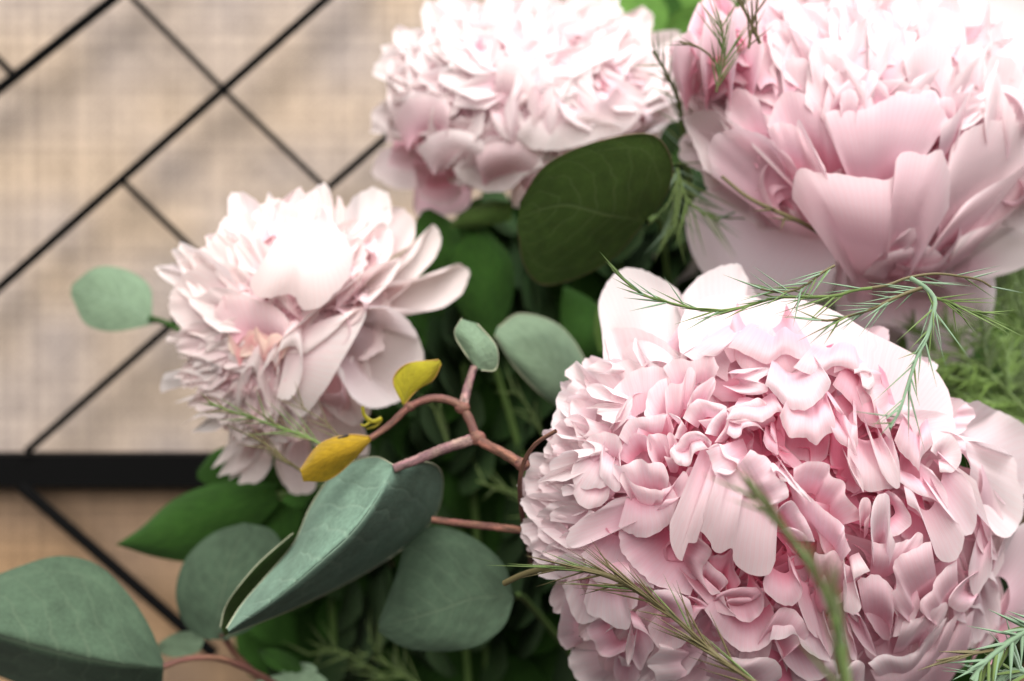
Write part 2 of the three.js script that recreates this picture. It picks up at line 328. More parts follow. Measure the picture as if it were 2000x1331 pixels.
  p('A', [1110, 390, 1150, 310, 1210, 265, 1300, 285, 1400, 320, 1330, 380, 1210, 405], [1300, 420], { l: 7, k: 14, c: 0.1, r: 1.5 });
  p('A', [655, 745, 660, 690, 700, 700, 770, 680, 830, 652, 890, 680, 975, 680, 1020, 770, 1010, 850], [880, 900], { l: 6, k: 16, c: 0.14, r: 1.6 });
  p('A', [700, 800, 720, 730, 770, 800, 900, 850, 990, 860], [860, 960], { l: 7, k: 10, c: 0.1 });
  p('A', [980, 850, 1060, 820, 1120, 730, 1160, 790, 1150, 840, 1090, 900, 1000, 920], [960, 980], { l: 6, k: 12, c: 0.26, r: 1.5 });
  p('A', [1030, 650, 1025, 600, 1080, 550, 1110, 500, 1180, 474, 1245, 490, 1300, 545], [1190, 590], { l: 8, k: 10, c: 0.1 });
  p('A', [1028, 620, 1075, 690, 1110, 707, 1160, 690, 1185, 620, 1275, 585], [1130, 560], { l: 9, k: 8, c: 0.06, r: 1.4 });
  p('A', [1120, 760, 1150, 710, 1200, 715, 1230, 745, 1200, 775], [1190, 800], { l: 3, k: 10, c: 0.35 });
  p('A', [1255, 490, 1300, 400, 1390, 328, 1392, 430, 1315, 548], [1400, 470], { l: 8, k: 12, c: 0.14 });
  p('A', [1390, 360, 1480, 310, 1600, 268, 1660, 300, 1600, 370, 1480, 400, 1400, 405], [1640, 420], { l: 7, k: 12, c: 0.1 });
  p('A', [1395, 490, 1440, 520, 1490, 500, 1500, 465, 1560, 440, 1620, 460, 1660, 500], [1500, 390], { l: 8, k: 8, c: 0.18, r: 1.6 });

  // top: caps that lean over the centre
  p('E', [420, 490, 410, 400, 440, 310, 520, 245, 680, 228, 780, 240, 850, 270], [740, 520], { l: -2, k: 8, b: 7, c: 0.03, cb: .12 });
  p('E', [640, 330, 740, 290, 830, 250, 930, 236, 1020, 260, 1150, 310, 1300, 400, 1480, 490, 1590, 570, 1650, 660, 1675, 760, 1670, 860], [1230, 700], { l: 2, k: 4, b: 11, c: 0.0, cb: .1, r: 0.6 });
  p('E', [600, 440, 690, 395, 830, 370, 860, 410, 850, 470], [760, 520], { l: 3, k: 8, c: 0.06 });
  p('E', [400, 520, 470, 490, 580, 510, 640, 470, 730, 505, 820, 545, 900, 500, 980, 530, 1060, 560], [800, 380], { l: 5, k: 2, b: 4, c: 0.14, r: 1.4 });
  p('E', [340, 560, 400, 520, 480, 530, 560, 500, 600, 560], [480, 640], { l: 5, k: 12, c: 0.12 });
  p('E', [200, 470, 215, 420, 240, 470, 270, 520, 330, 560], [300, 620], { l: 3, k: 8, c: 0.05 });
  p('E', [940, 560, 1040, 600, 1130, 555, 1190, 560, 1240, 590, 1265, 660, 1330, 720], [1180, 470], { l: 7, k: 4, b: 5, c: 0.1, r: 1 });
  p('E', [1220, 590, 1260, 580, 1300, 590, 1315, 630, 1290, 660, 1260, 650], [1260, 560], { l: 9, k: 2, b: 3, c: 0 });
  p('E', [1120, 640, 1200, 720, 1260, 810, 1330, 840, 1400, 830, 1420, 760, 1360, 680], [1300, 600], { l: 1, k: 4, b: 4, c: 0.42 });
  p('B', [315, 170, 380, 240, 470, 330, 560, 340, 640, 300, 705, 230, 745, 165, 720, 105], [520, 40], { l: 10, k: 0, b: 5, c: 0.08, r: 1.6 });
  p('B', [150, 230, 260, 240, 330, 215, 325, 175, 270, 150, 370, 75, 300, 60, 200, 100], [120, 130], { l: 8, k: 4, b: 4, c: 0.08, r: 1.2 });
  p('B', [60, 330, 170, 290, 280, 260, 320, 300, 250, 350, 120, 400], [300, 420], { l: 7, k: 10, c: 0.1 });
  p('B', [60, 400, 160, 395, 270, 420, 340, 390, 400, 350, 440, 350], [280, 250], { l: 8, k: 6, c: 0.14, r: 1.4 });
  // the deep pit under the cap
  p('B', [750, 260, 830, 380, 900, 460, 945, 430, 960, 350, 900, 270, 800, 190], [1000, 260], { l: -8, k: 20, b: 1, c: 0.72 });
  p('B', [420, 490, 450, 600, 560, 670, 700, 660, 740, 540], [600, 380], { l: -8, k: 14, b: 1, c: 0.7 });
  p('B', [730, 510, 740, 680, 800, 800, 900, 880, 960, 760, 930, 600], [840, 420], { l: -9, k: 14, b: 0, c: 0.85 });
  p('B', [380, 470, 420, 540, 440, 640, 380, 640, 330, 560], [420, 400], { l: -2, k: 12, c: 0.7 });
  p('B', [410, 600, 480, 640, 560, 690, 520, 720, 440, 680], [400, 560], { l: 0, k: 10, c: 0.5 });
  p('B', [300, 540, 340, 600, 400, 635, 390, 560, 350, 500], [360, 440], { l: 2, k: 10, c: 0.35 });
  p('B', [410, 370, 430, 440, 475, 515, 560, 515, 600, 540, 650, 562, 700, 510, 765, 470, 770, 390], [600, 270], { l: 8, k: 0, b: 5, c: 0.12, r: 1.6 });
  p('B', [750, 470, 790, 545, 860, 590, 912, 640, 900, 560, 890, 460, 840, 390, 780, 340], [740, 300], { l: 6, k: 4, b: 4, c: 0.2, r: 1.4 });
  p('B', [830, 60, 940, 95, 945, 180, 1010, 270, 1040, 380, 1150, 400], [1120, 180], { l: 6, k: 4, c: 0.12, b: 5 });
  p('B', [760, 100, 850, 70, 960, 160, 1010, 270, 960, 330, 930, 300], [880, 20], { l: 3, k: 6, c: 0.3 });
  // centre and right
  p('B', [890, 470, 920, 560, 850, 655, 880, 760, 930, 840, 1010, 870, 1110, 850, 1180, 840, 1190, 700, 1150, 560, 1080, 480], [980, 420], { l: 6, k: 2, b: 5, c: 0.1, r: 1.2, w: .72 });
  p('B', [1020, 540, 1050, 690, 1100, 790, 1182, 852, 1185, 740, 1120, 590], [1010, 470], { l: 9, k: -2, b: 4, c: 0.0 });
  p('B', [860, 670, 880, 740, 930, 830, 955, 870, 945, 770, 900, 690], [850, 640], { l: 8, k: 0, b: 3, c: 0.04 });
  p('B', [1155, 530, 1200, 620, 1260, 670, 1312, 735, 1330, 650, 1410, 560], [1290, 440], { l: 5, k: 4, b: 5, c: 0.16 });
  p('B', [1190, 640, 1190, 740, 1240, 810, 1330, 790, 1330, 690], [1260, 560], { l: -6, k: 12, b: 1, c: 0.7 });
  p('B', [1200, 300, 1300, 330, 1440, 350, 1530, 385, 1550, 480, 1450, 560, 1300, 560], [1160, 470], { l: 3, k: 4, b: 7, c: 0.08 });
  p('B', [1390, 600, 1420, 530, 1500, 488, 1570, 550, 1590, 660, 1540, 740, 1450, 740], [1450, 640], { l: 5, k: 0, b: 8, c: 0.0, r: .6, w: .15 });
  p('B', [1580, 535, 1720, 545, 1860, 590, 1940, 660, 1960, 800, 2000, 900, 1970, 1080, 1880, 1170, 1800, 1130, 1740, 980, 1690, 800], [1560, 660], { l: 4, k: -2, b: 6, c: 0.0, cb: .1, r: .8 });
  p('B', [1660, 830, 1700, 980, 1760, 1180, 1830, 1310, 1740, 1280, 1680, 1160, 1650, 1000], [1640, 780], { l: 0, k: 4, b: 2, c: 0.4 });
  p('B', [1190, 805, 1300, 880, 1420, 925, 1500, 975, 1490, 860, 1400, 730], [1260, 730], { l: 4, k: 4, b: 4, c: 0.2 });
  p('B', [1500, 970, 1540, 1060, 1600, 1150, 1670, 1130, 1690, 950, 1640, 800, 1560, 730], [1420, 720], { l: 6, k: 2, b: 5, c: 0.16 });
  p('B', [1240, 950, 1310, 1000, 1390, 1180, 1440, 1300, 1520, 1332, 1590, 1260, 1605, 1130, 1540, 1050, 1460, 960], [1340, 880], { l: 8, k: 2, b: 6, c: 0.1, cb: .2 });
  p('B', [500, 715, 600, 672, 730, 690, 740, 755, 832, 810, 840, 890, 920, 990, 935, 1050], [660, 960], { l: 7, k: 14, b: 3, c: 0.26, r: 1.5 });
  p('B', [450, 720, 560, 850, 640, 930, 730, 1010, 825, 1085, 835, 1150, 872, 1250], [680, 1220], { l: 8, k: 14, b: 3, c: 0.3, r: 1.4 });
  p('B', [640, 930, 620, 1020, 650, 1130, 720, 1290, 800, 1280], [780, 1090], { l: 3, k: 6, b: 3, c: .5 });
  p('B', [440, 700, 500, 790, 540, 860, 620, 940, 560, 900, 470, 820], [420, 690], { l: 10, k: 2, b: 2, c: 0.0 });
  p('B', [220, 592, 300, 630, 372, 700, 380, 760, 460, 830, 472, 890, 405, 945], [180, 880], { l: 11, k: 6, b: 6, c: 0.14, r: 1 });
  p('B', [365, 740, 400, 735, 460, 800, 420, 800], [380, 700], { l: 13, k: -4, b: 1, c: 0 });
  p('B', [370, 1040, 420, 960, 490, 925, 540, 990, 600, 1090, 637, 1195, 540, 1120, 470, 1095], [420, 1100], { l: 9, k: 8, b: 3, c: 0.3 });
  p('B', [930, 1030, 925, 960, 960, 900, 1000, 930, 1000, 1000, 960, 1060], [960, 1120], { l: 6, k: 10, b: 3, c: 0.12 });
  p('B', [1020, 1200, 1000, 1050, 1040, 900, 1110, 880, 1130, 1000, 1130, 1110, 1165, 1210], [1060, 1280], { l: 8, k: 10, b: 4, c: 0.06 });
  p('B', [1120, 860, 1180, 900, 1250, 1000, 1265, 1080, 1180, 1150, 1140, 1160], [1120, 980], { l: 4, k: 8, b: 3, c: 0.3 });
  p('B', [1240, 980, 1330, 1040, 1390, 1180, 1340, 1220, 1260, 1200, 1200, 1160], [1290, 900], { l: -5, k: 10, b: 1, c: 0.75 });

  // A-frame centre petals: tongue leaning left, the broad flap and the second eye
  p('A', [1262, 600, 1300, 690, 1320, 760, 1400, 840, 1500, 890, 1560, 900, 1700, 800], [1600, 640], { l: 9, k: 8, b: 5, c: 0.16, r: 1.3 });
  p('A', [1265, 590, 1340, 555, 1380, 640, 1465, 690, 1420, 760, 1320, 740], [1440, 640], { l: 11, k: 4, b: 2, c: 0.12 });
  p('A', [690, 1100, 760, 1140, 830, 1168, 960, 1130, 1030, 1060, 1085, 920], [880, 860], { l: 4, k: 6, b: 6, c: 0.22, r: .8 });
  p('A', [720, 1100, 560, 1180, 390, 1235, 350, 1180, 430, 1060, 560, 990, 660, 920, 770, 895], [900, 960], { l: 4, k: 6, b: 5, c: 0.16, r: .8 });
  p('C', [838, 150, 838, 260, 890, 360, 960, 440, 1060, 540, 1200, 605, 1395, 655], [1290, 180], { l: 1, k: 20, b: -2, c: 0.42, cb: .5, r: .8 });
  p('C', [560, 280, 620, 360, 780, 420, 900, 500, 1000, 570, 1110, 600], [900, 230], { l: -2, k: 8, b: 2, c: 0.3 });
  p('C', [330, 470, 345, 370, 400, 330, 500, 335, 560, 380], [560, 520], { l: 0, k: 8, c: 0.05 });
  p('C', [540, 330, 600, 460, 660, 560, 760, 600, 900, 560, 960, 560], [760, 360], { l: 2, k: 8, c: 0.12 });
  p('C', [395, 575, 430, 690, 480, 820, 530, 880, 600, 870, 700, 830], [580, 600], { l: 3, k: 10, c: 0.1, r: 1.5 });
  p('C', [560, 700, 600, 800, 690, 835, 800, 905, 915, 915, 930, 800], [740, 560], { l: 4, k: 8, c: 0.14, r: 1.3 });
  p('C', [410, 600, 385, 780, 358, 930, 370, 1020, 420, 1078, 480, 1060], [540, 920], { l: -3, k: 8, c: 0.3 });
  p('C', [710, 835, 615, 870, 583, 930, 640, 1030, 680, 1110, 760, 1140, 880, 1090], [820, 930], { l: 3, k: 14, b: 0, c: 0.45 });
  p('C', [470, 1070, 440, 1150, 460, 1230, 520, 1330, 640, 1360], [700, 1180], { l: -2, k: 8, c: 0.1 });
  p('C', [800, 1160, 800, 1300, 900, 1400, 1000, 1300], [900, 1080], { l: 0, k: 8, c: 0.4 });
  p('C', [925, 905, 900, 1000, 885, 1100, 905, 1195, 945, 1130, 955, 1020], [960, 900], { l: 6, k: 4, b: 2, c: 0.06 });
  p('C', [950, 900, 1060, 960, 1110, 1040, 1060, 1150, 1000, 1240, 940, 1160], [960, 870], { l: 2, k: 8, c: 0.35 });
  p('C', [1110, 1020, 1160, 1060, 1060, 1170, 1060, 1210, 1130, 1300, 1120, 1360], [1350, 1180], { l: 3, k: 10, c: 0.08, r: 1.6 });
  p('C', [1060, 900, 1090, 1000, 1180, 1090, 1320, 1060, 1400, 980], [1240, 850], { l: 1, k: 8, c: 0.14 });
  p('C', [1110, 612, 1200, 608, 1310, 640, 1390, 700, 1415, 800, 1400, 890, 1300, 860], [1180, 800], { l: 3, k: 8, b: 4, c: 0.24 });
  p('C', [1390, 660, 1480, 690, 1560, 760, 1480, 770, 1410, 880], [1400, 720], { l: 2, k: 8, c: 0.4 });
  // the second eye
  p('C', [1460, 200, 1560, 300, 1530, 380, 1490, 440, 1510, 560, 1560, 650, 1640, 640, 1690, 760, 1750, 818, 1600, 780, 1430, 620], [1390, 400], { l: 4, k: 12, b: 3, c: 0.32, r: .7 });
  p('C', [1488, 440, 1490, 400, 1520, 380, 1570, 430, 1640, 480, 1690, 550, 1615, 632], [1540, 570], { l: 2, k: 10, c: 0.3 });
  p('C', [1540, 350, 1600, 340, 1660, 335, 1722, 285, 1735, 420, 1785, 560, 1740, 600], [1640, 560], { l: -2, k: 12, c: 0.62 });
  p('C', [1610, 640, 1720, 600, 1850, 590, 1990, 610, 1960, 660, 1800, 670, 1700, 680], [1700, 720], { l: 2, k: 10, c: 0.42 });
  p('C', [1232, 90, 1240, 250, 1300, 370, 1332, 385, 1335, 250, 1440, 243, 1462, 150, 1550, 240, 1570, 300, 1622, 326, 1720, 285, 1730, 380, 1800, 460, 1900, 500, 2010, 490, 2060, 380], [1760, -430], { l: 10, k: 1, b: 9, c: 0.05, r: .6, w: .7, j: .01 });
  p('D', [300, 470, 320, 530, 380, 580, 450, 612, 500, 610, 560, 520, 500, 400], [420, 360], { l: 6, k: 4, c: 0.34 });
  // cups below the second eye
  p('D', [-80, 640, 0, 760, 90, 865, 180, 915, 280, 900, 370, 830, 420, 760], [190, 620], { l: 5, k: 18, b: -4, c: 0.34, cb: .5, r: .8 });
  p('D', [60, 560, 110, 680, 200, 720, 270, 690, 310, 600, 300, 520], [150, 480], { l: 3, k: 16, b: -4, c: 0.45, cb: .5 });
  p('D', [300, 780, 400, 640, 470, 620, 560, 700, 600, 790, 540, 870], [360, 900], { l: 3, k: 8, b: 3, c: 0.36 });
  p('D', [345, 835, 420, 833, 510, 800, 560, 880, 650, 950, 745, 970, 690, 860], [520, 680], { l: 6, k: 6, b: 4, c: 0.2, r: 1.2 });
  p('D', [520, 560, 560, 680, 620, 800, 690, 850, 720, 960, 770, 900, 720, 760, 690, 600], [580, 440], { l: 3, k: 6, b: 4, c: 0.3 });
  p('D', [380, 850, 430, 960, 520, 1060, 640, 1110, 740, 1040, 730, 970], [480, 820], { l: 2, k: 8, b: 4, c: 0.34 });
  p('D', [-60, 900, 80, 940, 200, 960, 300, 945, 400, 980, 420, 1080, 300, 1140], [120, 1120], { l: 4, k: 8, c: 0.14 });
  p('D', [700, 950, 780, 980, 800, 1060, 840, 1020, 900, 970, 960, 990, 960, 1110], [800, 1140], { l: 4, k: 10, c: 0.12 });
  p('D', [640, 260, 700, 280, 760, 250, 840, 340, 980, 380, 900, 440, 880, 540, 780, 560, 700, 400], [700, 560], { l: 5, k: 8, b: 4, c: 0.32, r: 1.2 });
  p('D', [830, 400, 850, 520, 830, 650, 905, 662, 942, 630, 910, 520, 900, 440, 1000, 387], [860, 360], { l: 10, k: -2, b: 4, c: 0.0 });
  // right side: stacked wavy petals
  p('D', [1020, 200, 1100, 212, 1190, 200, 1250, 178, 1320, 130, 1345, 180, 1330, 260], [1120, 420], { l: 5, k: 12, b: 6, c: 0.26 });
  p('D', [915, 450, 1000, 408, 1080, 430, 1150, 510, 1160, 600, 1140, 740], [1080, 780], { l: 4, k: 12, b: 6, c: 0.3 });
  p('D', [940, 620, 1000, 720, 1080, 830, 1140, 830, 1150, 700], [1010, 500], { l: 1, k: 6, c: .4 });
  p('D', [1395, 190, 1290, 235, 1190, 290, 1147, 350, 1172, 470, 1130, 545, 1150, 620], [1330, 620], { l: 7, k: 12, b: 4, c: 0.22, r: 1.6 });
  p('D', [1130, 600, 1180, 700, 1150, 820, 1210, 790, 1300, 680, 1330, 600], [1220, 520], { l: 5, k: 4, c: 0.22 });
  p('D', [1565, 320, 1480, 375, 1420, 450, 1400, 510, 1335, 570, 1328, 650, 1380, 690], [1480, 660], { l: 7, k: 12, b: 4, c: 0.24, r: 1.5 });
  p('D', [1670, 405, 1580, 470, 1515, 560, 1515, 615, 1600, 655, 1660, 620], [1660, 480], { l: 7, k: 8, b: 5, c: 0.24 });
  p('D', [1690, 180, 1670, 250, 1640, 400, 1680, 558, 1740, 480, 1795, 370, 1790, 260], [1740, 160], { l: 5, k: 4, b: 4, c: 0.12 });
  p('D', [1215, 715, 1330, 685, 1400, 620, 1500, 590, 1480, 700, 1420, 760], [1260, 900], { l: 6, k: 12, b: 4, c: 0.16, r: 1.4 });
  p('D', [880, 675, 930, 680, 990, 780, 1038, 942, 960, 880, 890, 780], [880, 640], { l: 4, k: 4, b: 2, c: 0.36 });
  p('D', [860, 790, 900, 860, 912, 965, 880, 960, 850, 880], [850, 740], { l: 4, k: 4, b: 2, c: 0.3 });
  p('D', [985, 985, 1080, 930, 1200, 942, 1290, 912, 1360, 830, 1412, 750, 1500, 690], [1260, 1040], { l: 5, k: 12, b: 4, c: 0.12, r: 1.4 });
  p('D', [1000, 1030, 1120, 1050, 1230, 1020, 1320, 960, 1420, 860, 1490, 740, 1580, 660], [1300, 1180], { l: 3, k: 10, b: 4, c: 0.3 });
  p('D', [1180, 1100, 1300, 1040, 1420, 930, 1530, 800, 1600, 700, 1680, 640], [1480, 1140], { l: 1, k: 8, c: 0.34 });
  p('D', [1550, 700, 1640, 740, 1670, 840, 1600, 920, 1540, 900], [1570, 640], { l: 3, k: 6, c: 0.24 });
  p('D', [1640, 620, 1720, 640, 1760, 760, 1700, 860, 1640, 820], [1680, 520], { l: 0, k: 6, c: 0.2 });
  p('D', [1760, 420, 1830, 480, 1850, 640, 1820, 800, 1740, 780], [1740, 360], { l: 0, k: 6, c: 0.1 });
  p('W', [1420, 660, 1450, 720, 1500, 735, 1560, 720, 1580, 670], [1490, 620], { l: -2, k: 8, c: .25 });
  p('W', [1680, 1240, 1700, 1290, 1750, 1310, 1800, 1280, 1820, 1220], [1750, 1170], { l: -4, k: 8, c: .4 });
  p('W', [1770, 1150, 1780, 1220, 1830, 1250, 1880, 1210, 1890, 1140], [1820, 1080], { l: -4, k: 8, c: .25 });
  p('W', [1850, 1040, 1870, 1120, 1920, 1150, 1960, 1100, 1960, 1010], [1890, 960], { l: -6, k: 8, c: .12 });
  p('W', [1850, 1170, 1860, 1240, 1910, 1270, 1960, 1230, 1960, 1150], [1890, 1090], { l: -8, k: 8, c: .2 });
  p('W', [1620, 1290, 1650, 1350, 1710, 1370, 1760, 1330], [1690, 1240], { l: -6, k: 8, c: .3 });
  p('W', [1120, 1270, 1140, 1340, 1210, 1370, 1270, 1330], [1200, 1230], { l: -5, k: 8, c: .14 });
  F.stem([[1490, 1150, 0.33], [1500, 1400, 0.38], [1400, 1900, 0.48]]);
  mesh('calyx', (() => { const s = new THREE.SphereGeometry(0.02, 20, 12); s.scale(1, 0.8, 0.7); const q = at(1490, 1120, 0.318); s.translate(q.x, q.y, q.z); return s; })(), M.green, F.g);
}

// ---- the tall pink peony behind it, opening upwards
{
  const F = new Flower('tall pale pink peony opening upwards, with a cup of broad smooth petals', 'pink and white peonies of the bouquet', { cx: 1690, cy: 250, rx: 360, ry: 320, D: 0.352, H: 45, pinker: 0.1 });
  const p = (...a) => F.petal(...a);
  p('W', [1630, 540, 1640, 640, 1690, 700, 1780, 735, 1870, 722, 1908, 682, 1940, 630, 1942, 540], [1790, 480], { l: -14, k: -2, b: 5, c: 0.25, cb: .1 });
  p('R', [260, 798, 150, 840, 95, 920, 88, 1000, 120, 1110, 200, 1230, 350, 1310, 560, 1335, 720, 1260, 738, 1080], [560, 850], { l: -12, k: 2, b: 6, c: 0.14, cb: .25, r: .7 });
  p('R', [840, 1190, 960, 1250, 1150, 1270, 1330, 1250, 1420, 1200, 1425, 1320, 1380, 1420, 1200, 1440, 900, 1400], [1080, 1150], { l: -8, k: 4, b: 4, c: 0.12 });
  p('R', [1380, 960, 1480, 900, 1600, 850, 1640, 940, 1560, 1010, 1440, 1000], [1500, 830], { l: -4, k: 4, c: .12 });
  F.fill(46, 0.1, 0.9, { spread: 0.7, w: [100, 170], l: [-14, -7], k: [10, 20], c: [0.15, 0.35], turns: 4, rag: .5 });
  F.fill(22, 0.6, 1.0, { spread: 0.4, w: [110, 180], l: [-8, -2], k: [10, 18], c: [0.02, 0.2], a0: 3.5, a1: 6.0, rag: .6 });
  F.fill(34, 0.25, 0.9, { spread: 0.6, w: [70, 130], l: [-4, 3], k: [8, 14], c: [0.02, 0.2], a0: 4.0, a1: 6.2, rag: .6 });
  p('R', [270, 490, 262, 430, 290, 330, 350, 230, 430, 190, 500, 260, 600, 250, 660, 300], [500, 600], { l: -3, k: 10, b: 4, c: 0.16 });
  p('R', [340, 240, 380, 200, 430, 190, 470, 240, 450, 300], [460, 380], { l: -2, k: 8, c: 0.1 });
  p('R', [500, 300, 540, 180, 600, 120, 660, 180, 680, 280], [580, 420], { l: -2, k: 10, c: 0.2 });
  p('R', [620, 240, 650, 175, 710, 163, 775, 210, 780, 290], [700, 380], { l: 3, k: 8, c: 0.0 });
  p('R', [770, 310, 850, 240, 960, 228, 1050, 290, 1070, 390], [900, 520], { l: -2, k: 12, b: 3, c: 0.25 });
  p('R', [880, 210, 950, 155, 1040, 133, 1090, 150, 1050, 230], [960, 300], { l: 2, k: 8, c: 0.0 });
  p('R', [1030, 250, 1080, 180, 1150, 158, 1225, 200, 1245, 300], [1140, 400], { l: 4, k: 8, c: 0.0 });
  p('R', [1265, 250, 1310, 193, 1370, 208, 1395, 290], [1330, 380], { l: 4, k: 8, c: 0.02 });
  p('R', [1380, 320, 1430, 240, 1500, 250, 1560, 330, 1560, 420], [1440, 500], { l: 3, k: 8, c: 0.02 });
  p('R', [1400, 140, 1470, 80, 1560, 100, 1600, 200], [1480, 280], { l: 2, k: 8, c: 0.02 });
  p('R', [800, 120, 850, 60, 930, 80, 980, 140], [880, 240], { l: 0, k: 8, c: .08 });
  p('R', [1090, 100, 1160, 30, 1250, 60, 1290, 150], [1180, 220], { l: 0, k: 8, c: .04 });
  p('R', [1170, 460, 1200, 420, 1250, 430, 1260, 480], [1220, 540], { l: 3, k: 8, c: 0.12 });
  p('R', [1090, 420, 1130, 390, 1180, 400, 1190, 450], [1140, 520], { l: 2, k: 8, c: 0.16 });
  p('R', [755, 440, 770, 395, 810, 385, 835, 420, 830, 480], [800, 560], { l: 4, k: 8, c: 0.14 });
  p('R', [260, 500, 275, 420, 320, 380, 400, 430, 430, 500, 520, 470], [460, 700], { l: -1, k: 12, c: 0.25 });
  p('R', [440, 545, 500, 412, 570, 395, 640, 430, 690, 480, 780, 470, 860, 495], [680, 740], { l: 1, k: 12, b: 3, c: 0.3 });
  p('R', [165, 735, 120, 620, 80, 530, 110, 493, 200, 476, 260, 510, 340, 560, 380, 640], [540, 860], { l: 1, k: 8, b: 5, c: 0.12 });
  p('R', [200, 760, 190, 620, 240, 570, 340, 560, 450, 600, 540, 680], [560, 890], { l: 2, k: 12, b: 2, c: 0.34, cb: .2 });
  p('R', [440, 560, 490, 530, 560, 545, 620, 620, 690, 725], [600, 780], { l: 4, k: 10, c: 0.24 });
  p('R', [565, 580, 575, 515, 610, 570, 650, 650, 692, 728], [680, 780], { l: 6, k: 6, b: 2, c: 0.14 });
  p('R', [690, 540, 700, 485, 790, 480, 870, 470, 950, 430, 1040, 403, 1130, 420, 1200, 470, 1228, 520], [920, 860], { l: 4, k: 10, b: 6, c: 0.24, r: 1.2, w: .3 });
  p('R', [1195, 540, 1240, 510, 1270, 480, 1325, 388, 1295, 500, 1280, 570], [1230, 660], { l: 7, k: 4, b: 2, c: 0.08 });
  p('R', [1220, 780, 1240, 640, 1310, 560, 1400, 528, 1500, 520, 1580, 560, 1600, 680], [1220, 1080], { l: 3, k: 8, b: 8, c: 0.1, w: .3 });
  p('R', [1380, 500, 1400, 400, 1440, 320, 1480, 430, 1520, 500], [1440, 640], { l: 5, k: 8, c: 0.02, j: .05 });
  p('R', [548, 860, 560, 760, 595, 727, 640, 742, 760, 755, 870, 770, 985, 768, 1000, 690, 1045, 653, 1120, 672, 1195, 650, 1232, 760, 1230, 900], [930, 1190], { l: 7, k: -1, b: 9, c: 0.2, cb: .12, r: .9, w: .32 });
  p('R', [1160, 1060, 1220, 980, 1300, 880, 1400, 810, 1500, 760, 1600, 690, 1600, 820, 1480, 930, 1340, 1010], [1230, 1100], { l: 4, k: 2, b: 5, c: 0.14 });
  p('R', [940, 1090, 980, 1060, 1040, 998, 1080, 985, 1106, 1015, 1060, 1070], [940, 1130], { l: 9, k: 0, b: 3, c: 0.16 });
  p('R', [860, 1190, 920, 1120, 1040, 1075, 1140, 1066, 1200, 1110, 1228, 1170, 1140, 1240, 980, 1240], [1040, 1190], { l: 7, k: -4, b: 5, c: 0.16, w: .4 });
  p('R', [1228, 1170, 1232, 1100, 1270, 1040, 1340, 995, 1430, 978, 1540, 1000, 1600, 1060, 1580, 1140, 1430, 1200, 1330, 1215], [1240, 1190], { l: 2, k: -2, b: 6, c: 0.0, cb: .5, w: .05 });
  p('W', [1800, 60, 1830, -30, 1920, -60, 2020, -20, 2060, 80], [1930, 200], { l: -4, k: 6, c: .04 });
  p('W', [1900, 130, 1960, 60, 2040, 50, 2110, 130, 2110, 240], [1980, 320], { l: -6, k: 6, c: .04 });
  p('W', [1700, 20, 1740, -60, 1830, -60, 1880, 20], [1790, 160], { l: -4, k: 6, c: .04 });
  F.stem([[1750, 560, 0.385], [1760, 900, 0.41], [1600, 1500, 0.44]]);
}
